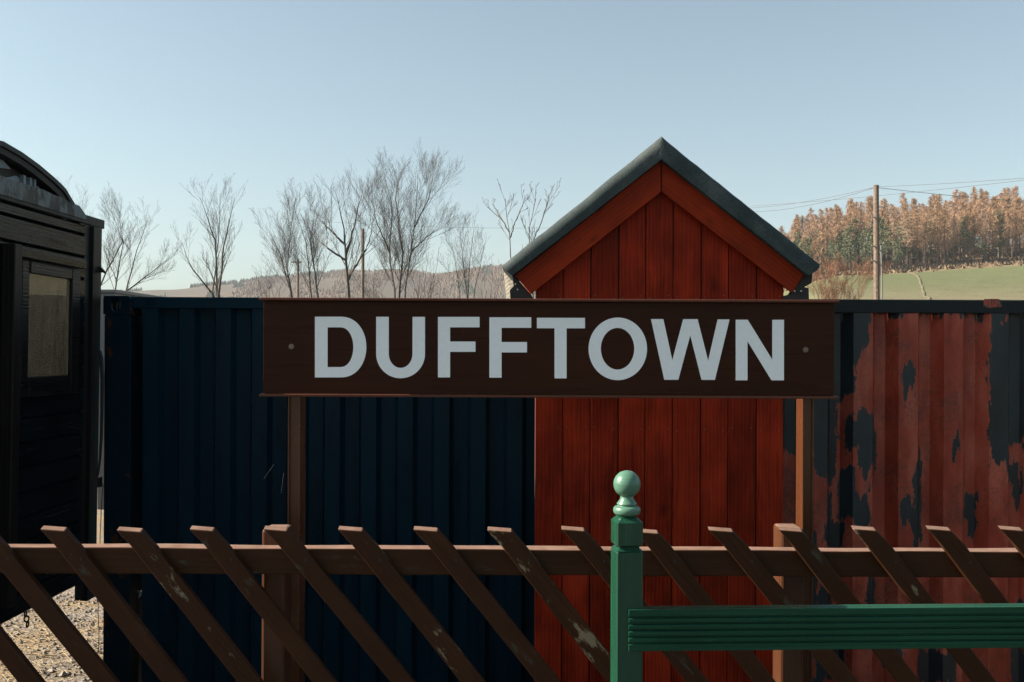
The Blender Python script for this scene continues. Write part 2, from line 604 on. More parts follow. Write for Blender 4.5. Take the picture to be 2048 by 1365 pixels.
def terrain(x, y):
    r = math.hypot(x, y)
    z = GZ
    if y > 20:
        u = x / y
        w_ = sm(0.08, 0.33, u) * (1 - 0.6 * sm(0.7, 1.4, u))
        f = 13.35 * sm(40, 200, y) * 0.97
        if y > 195:
            f += 0.125 * (min(y, 300) - 195)
        if y > 300:
            f += 0.24 * (min(y, 352) - 300)
        if y > 352:
            f -= 0.10 * (min(y, 500) - 352)
        tilt = max(0, (u - 0.33)) * 22 * sm(200, 300, y)
        z += w_ * (f + tilt) * (1 - sm(420, 800, r))
        z += 0.5 * (mnoise.noise(Vector((x * 0.03, y * 0.03, 0))))* sm(60, 150, y)
        px = VX + FPX * u
        zr = (VY - 4 - lerp_tab(RIDGE, px)) / (FPX / 1800.0) - GZ
        k = sm(650, 1800, y) if y < 1800 else 1 - 0.25 * sm(1800, 5000, y)
        z += k * (zr + 5 * mnoise.noise(Vector((x * 0.004, y * 0.004, 3))))
    return z


def mix3(a, b, k):
    return tuple(a[i] + (b[i] - a[i]) * k for i in range(3))


def hedge_x(y):
    """the grassy bank running down between the two fields"""
    tab = [(150, 61.0), (196, 78.3), (230, 91.2), (270, 105.8), (300, 114)]
    for (a, b), (c, d) in zip(tab, tab[1:]):
        if y <= c:
            return b + (d - b) * (y - a) / (c - a)
    return tab[-1][1]


def land(x, y):
    r = math.hypot(x, y)
    green = (0.105, 0.118, 0.055)
    tan = (0.19, 0.145, 0.085)
    heath = (0.072, 0.060, 0.047)
    c = mix3((0.16, 0.145, 0.085), green, sm(190, 255, y))
    if y > 20:
        n = mnoise.noise(Vector((x * 0.05, y * 0.05, 1)))
        edge = 292 + 5 * n
        c = mix3(c, tan, sm(edge - 9, edge - 4, y))
        c = mix3(c, (0.20, 0.135, 0.08), sm(305, 316, y))
        c = mix3(c, heath, sm(500, 800, y))
        if y > 800:
            n2 = mnoise.noise(Vector((x * 0.006, y * 0.006, 4)))
            c = mix3(c, (0.098, 0.072, 0.050), sm(-0.1, 0.4, n2))
    return c


def make_ground():
    angs = []
    a = -180.0
    while a < 180:
        angs.append(a)
        a += 0.35 if -32 <= a < 32 else 4.0
    rads = [0.0, 2, 4, 6, 8, 10, 13, 17, 22, 28, 36, 46, 58, 72, 90, 110, 130, 150, 165, 180]
    rads += list(range(188, 380, 5)) + [395, 420, 460, 520, 600, 700, 820, 950, 1100, 1250, 1400, 1550, 1700, 1780, 1840, 1900, 2100, 2500, 3200, 4500, 7000]
    vs_, fs, cols, gr = [(0, 0, GZ)], [], [(0.2, 0.2, 0.1)], [1.0]
    n = len(angs)
    for r in rads[1:]:
        for a in angs:
            x, y = r * math.sin(R(a)), r * math.cos(R(a))
            vs_.append((x, y, terrain(x, y)))
            cols.append(land(x, y))
            gr.append(1 - sm(16, 30, r))
    for k in range(n):
        fs.append((0, 1 + (k + 1) % n, 1 + k))
    for i in range(len(rads) - 2):
        for k in range(n):
            k2 = (k + 1) % n
            fs.append((1 + i * n + k, 1 + i * n + k2, 1 + (i + 1) * n + k2, 1 + (i + 1) * n + k))
    me = bpy.data.meshes.new("ground")
    me.from_pydata(vs_, [], fs)
    at = me.attributes.new("land", 'FLOAT_COLOR', 'POINT')
    at.data.foreach_set("color", [q for c in cols for q in (*c, 1.0)])
    ag = me.attributes.new("gravel", 'FLOAT', 'POINT')
    ag.data.foreach_set("value", gr)
    bm = bmesh.new()
    bm.from_mesh(me)
    bmesh.ops.recalc_face_normals(bm, faces=bm.faces[:])
    if sum(f.normal.z for f in bm.faces) < 0:
        bmesh.ops.reverse_faces(bm, faces=bm.faces[:])
    bm.to_mesh(me)
    bm.free()
    me.polygons.foreach_set("use_smooth", [True] * len(me.polygons))
    me.materials.append(M_ground)
    o = bpy.data.objects.new("ground", me)
    COL.objects.link(o)
    tag(o, kind="structure")


make_ground()
PZ = -1.62
mb = MB()
mb.box(-14, 14, -7.0, 3.86, GZ - 0.3, PZ)
tag(mb.build("platform", M_platform, bevel=0.02), kind="structure")

# loose gravel and straw on the trackside ground
mb = MB()
rg = random.Random(3)
for i in range(2600):
    y = rg.uniform(6.6, 11.0)
    x = rg.uniform(-5.6, -2.6)
    r = rg.uniform(0.008, 0.026) * (1.6 if rg.random() < 0.06 else 1)
    b = len(mb.v)
    z = GZ + r * 0.3
    for k in range(5):
        t = k * 1.2566 + rg.uniform(-.3, .3)
        q = r * rg.uniform(0.7, 1.15)
        mb.v.append((x + q * math.cos(t), y + q * math.sin(t), z + rg.uniform(-.2, .2) * r))
    mb.v.append((x + rg.uniform(-.3, .3) * r, y + rg.uniform(-.3, .3) * r, z + r * rg.uniform(.4, .8)))
    mb.cur = rg.random() * 3
    for k in range(5):
        mb.face([b + k, b + (k + 1) % 5, b + 5])
M_stone = plain("loose gravel stones", (0.22, 0.195, 0.17), rough=0.95, scale=12, var=0.5)
tag(mb.build("gravel", M_stone), "pale loose gravel scattered on the sunlit ground behind the fence", "gravel", kind="stuff")
mb = MB()
for i in range(2400):
    y = rg.gauss(7.4, 0.9)
    x = rg.uniform(-5.2, -2.6)
    if y < 6.3 or rg.random() < 0.25:
        continue
    a = rg.uniform(-0.9, 0.9) + (math.pi if rg.random() < .5 else 0)
    l = rg.uniform(0.05, 0.16)
    p0 = Vector((x, y, GZ + rg.uniform(0.003, 0.02)))
    d = Vector((math.cos(a), math.sin(a), rg.uniform(0.0, 0.35)))
    mb.cur = rg.random() * 3
    mb.tube([p0, p0 + d * l * .5, p0 + d * l + Vector((0, 0, -0.02 * rg.random()))], [0.0022, 0.002, 0.0008], 3, False)
tag(mb.build("dry_grass", M_grass), "dead straw coloured grass lying on the sunlit gravel", "grass", kind="stuff")

# ------------------------------------------------------------------ brown fence
SF = 560.0
YF = FPX / SF
fence = empty("paling_fence", (0, YF, PZ), "brown painted fence of slanted palings nailed to a rail in front of the sign", "fence")
YR0, YR1 = YF + 0.030, YF + 0.100
sR = FPX / YR0
za = XZ(300, 1096, sR)[1]
zb = XZ(300, 1148.5, sR)[1]


def wavy_bar(mb, x0, x1, y0, y1, z0, z1, n, amp, seed):
    """a sawn rail whose edges wander a few millimetres"""
    b = len(mb.v)
    for i in range(n + 1):
        x = x0 + (x1 - x0) * i / n
        e = [amp * mnoise.noise(Vector((x * 3.1, seed + k * 7.3, 0))) for k in range(4)]
        mb.v += [(x, y0, z0 + e[0]), (x, y0, z1 + e[1]), (x, y1, z1 + e[1] * .5 + e[2]), (x, y1, z0 + e[3])]
    for i in range(n):
        for k in range(4):
            k2 = (k + 1) % 4
            mb.face([b + 4 * i + k, b + 4 * i + k2, b + 4 * i + 4 + k2, b + 4 * i + 4 + k])
    mb.face([b, b + 1, b + 2, b + 3])
    e = b + 4 * n
    mb.face([e + 3, e + 2, e + 1, e])


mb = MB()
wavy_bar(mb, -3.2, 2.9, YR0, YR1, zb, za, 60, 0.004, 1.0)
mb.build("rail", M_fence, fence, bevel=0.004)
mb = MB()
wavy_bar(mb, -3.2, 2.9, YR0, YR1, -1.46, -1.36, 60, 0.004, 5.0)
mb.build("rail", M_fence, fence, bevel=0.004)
sP = FPX / YR1
for (l, r_, top) in ((523, 567, 1060), (1562, 1604, 1058), (3010, 3055, 1060), (-480, -435, 1060)):
    x0, z1 = XZ(l, top, sP)
    x1 = x0 + 0.085
    mb = MB()
    y0, y1 = YR1 + 0.001, YR1 + 0.122
    wv = [(x0, z1), (x1, z1)]
    mb.box(x0, x1, y0, y1, PZ - 0.3, z1)
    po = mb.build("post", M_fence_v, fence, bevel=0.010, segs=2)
    # chipped top arris
random.seed(11)
tips = [-364, -216, -68, 80, 232, 379, 526, 675, 826, 974, 1122, 1269, 1417, 1558, 1705, 1855, 2000, 2148, 2296]
dirv = Vector((math.cos(R(51.4)), 0, -math.sin(R(51.4))))
for i, tx in enumerate(tips):
    ty = 1054 + random.uniform(-1, 1.5) + (4 if tx > 1200 and tx < 1300 else 0)
    X0, Z0 = XZ(tx, ty, SF)
    wd = 47 / SF + random.uniform(-0.002, 0.003)
    L = (-1.55 - Z0) / dirv.z
    ang = R(51.4 + random.uniform(-1.0, 1.0))
    rot = Matrix.Rotation(ang, 4, 'Y')
    inv = rot.inverted()
    th = 0.027
    d2 = Vector((math.cos(ang), 0, -math.sin(ang)))
    mb = MB()
    n = 14
    b = 0
    dy0 = random.uniform(-0.0015, 0.0015)
    for k in range(n + 1):
        base = d2 * (L * k / n)
        slope = -0.006 * (1 if k == 0 else 0)
        tilt = -0.010 if k == 0 else 0
        wob = 0.0018 * mnoise.noise(Vector((k * 0.7, i * 3.3, 0)))
        wob2 = 0.0018 * mnoise.noise(Vector((k * 0.7, i * 3.3, 9)))
        for (ox, oy, oz) in ((wob, 0, 0), (wd + wob2, 0, slope), (wd + wob2, th, slope), (wob, th, 0)):
            p = inv @ (base + Vector((ox, 0, oz + (tilt if oy == 0 else 0))))
            mb.v.append((p.x, oy + dy0, p.z))
    for k in range(n):
        for q in range(4):
            q2 = (q + 1) % 4
            mb.face([4 * k + q, 4 * k + q2, 4 * k + 4 + q2, 4 * k + 4 + q])
    mb.face([0, 1, 2, 3])
    mb.face([4 * n + 3, 4 * n + 2, 4 * n + 1, 4 * n])
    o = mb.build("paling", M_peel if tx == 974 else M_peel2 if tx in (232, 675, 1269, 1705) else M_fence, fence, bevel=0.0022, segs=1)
    o.location = Vector((X0, YF, Z0)) - Vector(fence.location)
    o.rotation_euler = (0, ang, 0)
    if tx == 974:
        o["label"] = "paling with brown paint peeling to pale wood near its tip"
    # nail head
    mb = MB()
    zc = (za + zb) / 2
    t_ = (zc - Z0) / d2.z
    pc = d2 * t_ + Vector((wd * 0.55, 0, 0.012))
    pc = inv @ pc
    mb.tube([(pc.x, dy0 - 0.0015, pc.z), (pc.x, dy0 + 0.004, pc.z)], 0.0055, 8)
    nl = mb.build("nail", M_iron, o)
    nl.location = (0, 0, 0)

# ------------------------------------------------------------------ station name sign
SS = 500.0
YS = FPX / SS
sign = empty("station_sign", (0, YS, PZ), "long brown sign board on two posts with the white word DUFFTOWN", "sign")


def S(px, py):
    return XZ(px, py, SS)


bx0, bz1 = S(527.0, 603)
bx1, bz0 = S(1668, 792)
bz0 = S(1000, 789.5)[1]
bz1 = S(1000, 604)[1]
BT = 0.018
mb = MB()
mb.box(bx0, bx1, YS, YS + BT, bz0, bz1)
mb.build("board", M_board, sign, bevel=0.0015)
for (zz, h, pr) in ((bz1 + 0.0005, 0.011, 0.042), (bz0 - 0.0115, 0.011, 0.034)):
    mb = MB()
    mb.box(bx0 - 0.010, bx1 + 0.012, YS - pr + 0.012, YS + BT + 0.006, zz, zz + h)
    mb.build("trim", M_trim, sign, bevel=0.0025)


def arc(cx, cz, rx, rz, a0, a1, n, e=2.0):
    """superelliptic arc, degrees, z up"""
    out = []
    for i in range(n + 1):
        t = R(a0 + (a1 - a0) * i / n)
        c, s = math.cos(t), math.sin(t)
        out.append((cx + rx * math.copysign(abs(c) ** (2 / e), c), cz + rz * math.copysign(abs(s) ** (2 / e), s)))
    return out


YL0, YL1 = YS - 0.0025, YS - 0.0005
letters = []


def poly_letter(polys, rings=()):
    mb = MB()
    for p in polys:
        mb.prism([S(*q) for q in p], YL0, YL1)
    for (o_, i_) in rings:
        mb.ring_strip([S(*q) for q in o_], [S(*q) for q in i_], YL0, YL1, False)
    return mb


def parc(cx, cy, rx, ry, a0, a1, n=20, e=2.0):
    return [(x, 2 * cy - z) for (x, z) in arc(cx, cy, rx, ry, a0, a1, n, e)]


# D
so, si = 682.0, 681.0
out = [(655.4, 633.9)] + [(so + (732.9 - so) * math.sin(R(t)) ** 0.92 if 0 < t < 180 else so, 694.6 - 60.7 * math.cos(R(t))) for t in range(0, 181, 6)] + [(655.4, 755.3)]
inn = [(655.4, 655.2)] + [(si + (706.8 - si) * math.sin(R(t)) ** 0.92 if 0 < t < 180 else si, 694.9 - 39.7 * math.cos(R(t))) for t in range(0, 181, 6)] + [(655.4, 734.6)]
letters.append(poly_letter([[(630.1, 633.9), (655.4, 633.9), (655.4, 755.3), (630.1, 755.3)]], [(out, inn)]))
# U
cy = 708.0
out = [(752.5, 634.0)] + [(801.3 - 48.8 * math.cos(R(t)), cy + 49.0 * math.sin(R(t))) for t in range(0, 181, 6)] + [(850.1, 634.2)]
inn = [(777.7, 634.1)] + [(801.4 - 23.7 * math.cos(R(t)), cy + 28.2 * math.sin(R(t))) for t in range(0, 181, 6)] + [(825.2, 634.2)]
letters.append(poly_letter([], [(out, inn)]))


def F(l, sr, ar, mr, t, ab, mt, m2, b):
    return [[(l, t), (sr, t), (sr, b), (l, b)], [(sr, t), (ar, t), (ar, ab), (sr, ab)], [(sr, mt), (mr, mt), (mr, m2), (sr, m2)]]


letters.append(poly_letter(F(876.0, 900.3, 959.2, 951.0, 634.3, 655.2, 683.5, 704.2, 755.3)))
letters.append(poly_letter(F(978.8, 1003.2, 1062.5, 1054.0, 635.0, 656.2, 684.6, 705.4, 755.8)))
letters.append(poly_letter([[(1073.8, 636.1), (1169.9, 636.3), (1169.9, 657.2), (1073.8, 657.0)], [(1109, 657.1), (1133.2, 657.1), (1133.2, 757.3), (1109, 757.2)]]))
out = [(1235.5 + 58.5 * math.cos(R(t)), 698.2 + 62.6 * math.sin(R(t))) for t in range(0, 361, 6)]
inn = [(1235.0 + 33.4 * math.cos(R(t)), 698.0 + 41.6 * math.sin(R(t))) for t in range(0, 361, 6)]
letters.append(poly_letter([], [(out, inn)]))
letters.append(poly_letter([
    [(1301.7, 638.6), (1326.5, 638.6), (1344.5, 720.8), (1356.5, 760.1), (1328.4, 760.1)],
    [(1366.1, 638.8), (1380.3, 670.9), (1356.5, 760.1), (1344.5, 720.8)],
    [(1366.1, 638.8), (1395.1, 638.8), (1380.3, 670.9)],
    [(1395.1, 638.8), (1416.1, 722.1), (1402.9, 760.2), (1380.3, 670.9)],
    [(1416.1, 722.1), (1435.1, 639.2), (1458.9, 639.3), (1429.6, 760.3), (1402.9, 760.2)]]))
letters.append(poly_letter([
    [(1471.2, 639.9), (1495.2, 639.9), (1494.7, 682.8), (1494.7, 761.1), (1471.2, 761.1)],
    [(1495.2, 639.9), (1544.3, 719.9), (1544.3, 761.2), (1542.7, 761.1), (1494.7, 682.8)],
    [(1544.3, 640.1), (1567.6, 640.1), (1567.6, 761.2), (1544.3, 761.2)]]))
for mb in letters:
    mb.build("letter", M_white, sign)
for (px, py) in ((583, 693.5), (1611, 700)):
    x, z = S(px, py)
    mb = MB()
    mb.tube([(x, YS + 0.001, z), (x, YS - 0.003, z)], 0.011, 14)
    mb.tube([(x, YS - 0.0025, z), (x, YS - 0.007, z)], 0.0062, 6)
    mb.build("bolt", M_screw, sign)
yp0 = YS + BT + 0.001
sP2 = FPX / yp0
for (l, r_) in ((575.5, 600), (1606, 1627.5)):
    x0, x1 = XZ(l, 900, sP2)[0], XZ(r_, 900, sP2)[0]
    mb = MB()
    # channel section: a web with two flanges towards the platform
    t = 0.006
    mb.box(x0, x1, yp0 + 0.012, yp0 + 0.105, PZ - 0.3, bz1 - 0.02)
    mb.box(x0, x0 + t, yp0, yp0 + 0.0118, PZ - 0.3, bz1 - 0.02)
    mb.box(x1 - t, x1, yp0, yp0 + 0.0118, PZ - 0.3, bz1 - 0.02)
    mb.build("sign_post", M_steel, sign, bevel=0.0016)

mb = MB()
for (a, b, c, d) in ((488, 977, 540, 933), (540, 1000, 560, 950)):
    xa_, za2 = S(a, b)
    xb_, zb2_ = S(c, d)
    mb.tube([(xa_, YS + 0.30 - 0.2 * (a - 488) / 85, za2), (xb_, YS + 0.06, zb2_)], 0.0004, 3, False)
M_web = plain("cobweb silk", (0.8, 0.8, 0.8), rough=0.3)
tag(mb.build("cobweb", M_web), "few bright cobweb strands beside the sign's left post", "cobweb")

# ------------------------------------------------------------------ red hut
SH = 367.0
YH = FPX / SH
hut = empty("red_hut", (0.7, YH, GZ), "narrow red boarded hut with a steep felted gable roof behind the sign", "hut")


def Hh(px, py, s=SH):
    return XZ(px, py, s)


lines = [1070, 1125.4, 1180.2, 1236, 1290.2, 1345, 1400.5, 1456, 1512, 1567]
xs = [Hh(p, 800)[0] for p in lines]
ax, az = Hh(1324, 352)
sl_ = math.tan(R(38.9))
mb = MB()
for i in range(9):
    mb.cur = float(i + 1)
    x0, x1 = xs[i] + (0.0050 if i in (2, 3, 6, 8) else 0.0026), xs[i + 1] - 0.0022
    top = lambda x: az - abs(x - ax) * sl_
    dy = 0.0015 * math.sin(i * 2.3)
    if x0 < ax < x1:
        poly = [(x0, GZ), (x1, GZ), (x1, top(x1)), (ax, top(ax)), (x0, top(x0))]
    else:
        poly = [(x0, GZ), (x1, GZ), (x1, top(x1)), (x0, top(x0))]
    mb.prism(poly, YH + dy, YH + 0.02 + dy)
mb.build("wall", M_hut, hut, bevel=0.0014, segs=2)
mb = MB()
xa, xb = xs[0] + 0.004, xs[-1] - 0.004
mb.prism([(xa, GZ), (xb, GZ), (xb, az - (xb - ax) * sl_ - .02), (ax, az - .02), (xa, az - (ax - xa) * sl_ - .02)], YH + 0.024, YH + 0.62)
mb.build("frame", M_dark, hut)
for row_py in (594, 858):
    for i in range(9):
        for f_ in (0.16, 0.84):
            if row_py == 594 and i in (0, 8) and f_ == 0.16:
                continue
            x = xs[i] + (xs[i + 1] - xs[i]) * f_
            z = Hh(1300, row_py + random.uniform(-4, 4))[1]
            mb = MB()
            mb.tube([(x, YH + 0.004, z), (x, YH - 0.0025, z)], 0.0032, 7)
            mb.build("nail", M_screw, hut)
# barge boards
sB = 371.0
YB = FPX / sB
pk_o, pk_i = Hh(1322.5, 322, sB), Hh(1323, 384, sB)
for side, a_, b_ in ((-1, (1030.5, 551), (1062, 589)), (1, (1611, 544), (1584.5, 586))):
    o_, i_ = Hh(*a_, sB), Hh(*b_, sB)
    g = 0.0026 * side
    pts = [(pk_o[0] + g, pk_o[1]), o_, i_, (pk_i[0] + g, pk_i[1])]
    ang = math.atan2(-(o_[1] - pk_o[1]), (o_[0] - pk_o[0]))
    org = Vector((pk_o[0], YB, pk_o[1]))
    rot = Matrix.Rotation(ang, 4, 'Y')
    inv = rot.inverted()
    loc = []
    for p in pts:
        q = inv @ (Vector((p[0], 0, p[1])) - Vector((org.x, 0, org.z)))
        loc.append((q.x, q.z))
    mb = MB()
    mb.prism(loc, 0.0, 0.022)
    ob = mb.build("barge_board", M_barge, hut, bevel=0.003)
    ob.location = org - Vector(hut.location)
    ob.rotation_euler = (0, ang, 0)
# roof felt: a folded sheet turned down over the verge
sRf = 375.0
YRf = FPX / sRf
apo, api = Hh(1324.5, 271, sRf), Hh(1323, 319, sRf)
lo, li = Hh(1003.5, 529, sRf), Hh(1024, 551, sRf)
ro, ri = Hh(1644.5, 528, sRf), Hh(1618, 551, sRf)
rr = random.Random(5)
N = 22
sect = []
for k in range(N + 1):
    sect.append((k / N - 1, lo, apo, li, api, k / N))
for k in range(1, N + 1):
    sect.append((k / N, apo, ro, api, ri, k / N))
ys = [0.0, 0.0, 0.012, 0.036, 0.25, 0.5, 0.78]
mb = MB()
rows = []
for (u, A, B, C, D, k) in sect:
    ox, oz = A[0] + (B[0] - A[0]) * k, A[1] + (B[1] - A[1]) * k
    ix, iz = C[0] + (D[0] - C[0]) * k, C[1] + (D[1] - C[1]) * k
    nx, nz = (-math.sin(R(38.9)), math.cos(R(38.9))) if u < 0 else (math.sin(R(38.9)), math.cos(R(38.9)))
    if abs(u) < 1e-6:
        nx, nz = 0, 1
    j = 0.0035 * mnoise.noise(Vector((u * 6, 1.7, 0))) + 0.0015 * rr.uniform(-1, 1)
    if u < -0.41:
        j -= 0.004
    f = 0.004 * mnoise.noise(Vector((u * 5, 8.1, 0)))
    q = 0.046
    row = [(ix, YRf + 0.004 + f, iz + 0.4 * j)]
    for a in (0, 25, 50, 75, 90):
        dr, dy = q * (1 - math.sin(R(a))), q * (1 - math.cos(R(a)))
        row.append((ox - nx * dr, YRf + f * (1 - a / 90) + dy, oz - nz * dr + j))
    row += [(ox, YRf + 0.4, oz + j * .6), (ox, YRf + 0.82, oz), (ix, YRf + 0.82, iz)]
    rows.append(row)
m_ = len(rows[0])
for row in rows:
    mb.v += row
for i in range(len(rows) - 1):
    for k in range(m_):
        k2 = (k + 1) % m_
        mb.face([i * m_ + k, i * m_ + k2, (i + 1) * m_ + k2, (i + 1) * m_ + k])
mb.face(list(range(m_)))
mb.face(list(range((len(rows) - 1) * m_, len(rows) * m_))[::-1])
roof = mb.build("roof", M_felt, hut, smooth=True)
try:
    with bpy.context.temp_override(object=roof, active_object=roof, selected_objects=[roof], selected_editable_objects=[roof]):
        bpy.ops.object.shade_smooth_by_angle(angle=R(50))
except Exception as e:
    print("smooth", e)
# eaves
mb = MB()
xl0, zl0 = Hh(1022, 597, sB)
pts = [Hh(1024, 552, sB), Hh(1030, 553, sB), Hh(1063, 590, sB), Hh(1069, 604, sB), Hh(1021, 604, sB), Hh(1019, 580, sB), Hh(1027, 572, sB)]
mb.prism(pts, YB + 0.024, YB + 0.10)
mb.build("eaves_block", M_dark, hut, bevel=0.002)
mb = MB()
pts = [Hh(1617, 551, sB), Hh(1612, 546, sB), Hh(1585, 588, sB), Hh(1570, 592, sB), Hh(1570, 606, sB), Hh(1621, 606, sB), Hh(1620, 576, sB), Hh(1611, 574, sB), Hh(1626, 566, sB), Hh(1628, 545, sB)]
mb.prism(pts, YB + 0.024, YB + 0.10)
mb.build("eaves_block", M_dark, hut, bevel=0.002)
for (px, py) in ((1030.5, 568), (1035, 579), (1591.5, 582), (1604.5, 582)):
    x, z = Hh(px, py, sB)
    mb = MB()
    mb.tube([(x, YB + 0.026, z), (x, YB + 0.021, z)], 0.0042, 10)
    mb.build("screw", M_zinc, hut)
# left fascia board along the eaves, turned a little so its face looks towards the sun
mb = MB()
fa, fb, fc, fd = Hh(1006, 533, 345), Hh(1027, 552, 345), Hh(1025, 600, 345), Hh(1013, 600, 345)
yq = FPX / 345
mb.v += [(fa[0], yq + 0.02, fa[1]), (fb[0] + .004, yq - .01, fb[1]), (fc[0] + .006, yq - .01, fc[1]), (fd[0], yq + 0.02, fd[1])]
mb.v += [(p[0] + .01, p[1] + 0.05, p[2]) for p in mb.v[:4]]
for q in ((0, 1, 2, 3), (7, 6, 5, 4), (0, 4, 5, 1), (1, 5, 6, 2), (2, 6, 7, 3), (3, 7, 4, 0)):
    mb.face(q)
mb.build("fascia", M_fascia, hut)

# ------------------------------------------------------------------ containers
SC = 326.0
YC = FPX / SC


def C(px, py, s=SC):
    return XZ(px, py, s)


def corrugated(x0, x1, z0, z1, y, pitch, fl, slp, inn, depth, phase, dx=0.03, dz=0.03, field=None):
    """trapezoid-profile steel sheet; fine vertices carry the peel attribute"""
    br = []
    x = x0 - phase
    while x < x1 + pitch:
        for (a, d) in ((0, 0), (fl, 0), (fl + slp, depth), (fl + slp + inn, depth)):
            br.append((x + a, y + d))
        x += pitch
    xs_ = []
    for (a, ya), (b, yb) in zip(br, br[1:]):
        n = max(1, int((b - a) / dx + .5))
        for k in range(n):
            xx = a + (b - a) * k / n
            if x0 <= xx <= x1:
                xs_.append((xx, ya + (yb - ya) * k / n))
    nz = max(2, int((z1 - z0) / dz))
    me = bpy.data.meshes.new("panel")
    vv, ff, at = [], [], []
    for j in range(nz + 1):
        z = z0 + (z1 - z0) * j / nz
        for (xx, yy) in xs_:
            dent = 0.005 * mnoise.noise(Vector((xx * 2.0, z * 1.7, 4.0)))
            vv.append((xx, yy + dent, z))
            at.append(field(xx, z) if field else 0.0)
    n = len(xs_)
    for j in range(nz):
        for i in range(n - 1):
            ff.append((j * n + i, j * n + i + 1, (j + 1) * n + i + 1, (j + 1) * n + i))
    me.from_pydata(vv, [], ff)
    if field:
        a_ = me.attributes.new("peel", 'FLOAT', 'POINT')
        a_.data.foreach_set("value", at)
    return me


def add_panel(me, name, mat, parent):
    me.materials.append(mat)
    o = bpy.data.objects.new(name, me)
    COL.objects.link(o)
    o.parent = parent
    o.location = -Vector(parent.location)
    md = o.modifiers.new("solid", 'SOLIDIFY')
    md.thickness = 0.002
    md.offset = 1
    md2 = o.modifiers.new("bevel", 'BEVEL')
    md2.width = 0.004
    md2.segments = 2
    md2.limit_method = 'ANGLE'
    md2.angle_limit = R(25)
    return o


zt = C(260, 592)[1]
zbot = zt - 2.59
YBk = YC + 2.438
# --- blue
bxa, bxb = C(205.5, 700)[0], C(205.5, 700)[0] + 2.991
blue = empty("blue_container", ((bxa + bxb) / 2, YC, zbot), "dark blue ribbed steel shipping container between the black van and the red hut", "shipping container")
cz = zt - 0.118
cw = 0.178


def casting(x0, x1, parent, mat, hole_left=True):
    """corner casting: a hollow steel block with an oval hole in its front and its end"""
    mb = MB()
    n = 28
    t = 0.028
    z0, z1 = cz, zt
    cxm, czm = x0 + 0.078 if hole_left else x1 - 0.078, (z0 + z1) / 2 + 0.004
    ov = [(cxm + 0.030 * math.copysign(abs(math.cos(a)) ** .8, math.cos(a)), czm + 0.043 * math.copysign(abs(math.sin(a)) ** .9, math.sin(a))) for a in [2 * math.pi * i / n for i in range(n + 1)]]
    outer = []
    for (px_, pz_) in ov:
        dx, dz = px_ - cxm, pz_ - czm
        k = 1e9
        for (lim, d) in ((x1 - cxm, dx), (x0 - cxm, dx), (z1 - czm, dz), (z0 - czm, dz)):
            if abs(d) > 1e-9 and lim / d > 0:
                k = min(k, lim / d)
        outer.append((cxm + dx * k, czm + dz * k))
    mb.ring_strip(outer, ov, YC, YC + t)
    mb.box(x0, x1, YC + t + .0005, YC + 0.162, z1 - t, z1 - .0005)
    mb.box(x0, x1, YC + t + .0005, YC + 0.162, z0, z0 + t)
    if hole_left:
        # end wall with a wide opening
        mb.box(x0, x0 + t, YC + 0.128, YC + 0.162, z0 + t, z1 - t)
        mb.box(x0, x0 + t, YC + t + .0005, YC + 0.045, z0 + t, z1 - t)
        mb.box(x1 - t, x1, YC + t + .0005, YC + 0.162, z0 + t, z1 - t)
        mb.box(x0 + 0.085, x1 - t - .001, YC + 0.135, YC + 0.162, z0 + t, z1 - t)
    else:
        mb.box(x1 - t, x1, YC + t + .0005, YC + 0.162, z0 + t, z1 - t)
        mb.box(x0, x1 - t - .001, YC + 0.135, YC + 0.162, z0 + t, z1 - t)
    return mb.build("corner_casting", mat, parent, bevel=0.004, angle=50)


casting(bxa, bxa + cw, blue, M_blue_rust)
casting(bxb - cw, bxb, blue, M_blue_rust, False)
railh = 0.072
mb = MB()
mb.box(bxa + cw + .001, bxb - cw - .001, YC + 0.004, YC + 0.07, zt - railh - 0.004, zt - 0.006)
mb.build("top_rail", M_blue, blue, bevel=0.004)
mb = MB()
mb.box(bxa + cw, bxb - cw, YC + 0.004, YC + 0.07, zbot, zbot + 0.15)
mb.build("bottom_rail", M_blue, blue, bevel=0.004)
for x0 in (bxa + 0.006, bxb - 0.168):
    mb = MB()
    mb.box(x0, x0 + 0.162, YC + 0.006, YC + 0.16, zbot, cz - 0.001)
    mb.build("corner_post", M_blue_rust, blue, bevel=0.005)
pan = corrugated(bxa + 0.155, bxb - 0.165, zbot + 0.14, zt - railh, YC + 0.016, 0.2245, 0.090, 0.022, 0.090, 0.055, -0.085, dx=0.04, dz=0.06)
add_panel(pan, "side_panel", M_blue, blue)
mb = MB()
mb.box(bxa + 0.18, bxb - 0.18, YC + 0.0712, YBk, zt - 0.02, zt - 0.008)
mb.box(bxa + 0.01, bxb - 0.01, YBk, YBk + 0.01, zbot, zt - 0.008)
mb.build("roof", M_blue, blue)
for x0 in (bxa + 0.012, bxb - 0.03):
    mb = MB()
    mb.box(x0, x0 + 0.018, YC + 0.171, YBk - .001, zbot, zt - 0.021)
    mb.build("end_wall", M_blue_rust, blue)

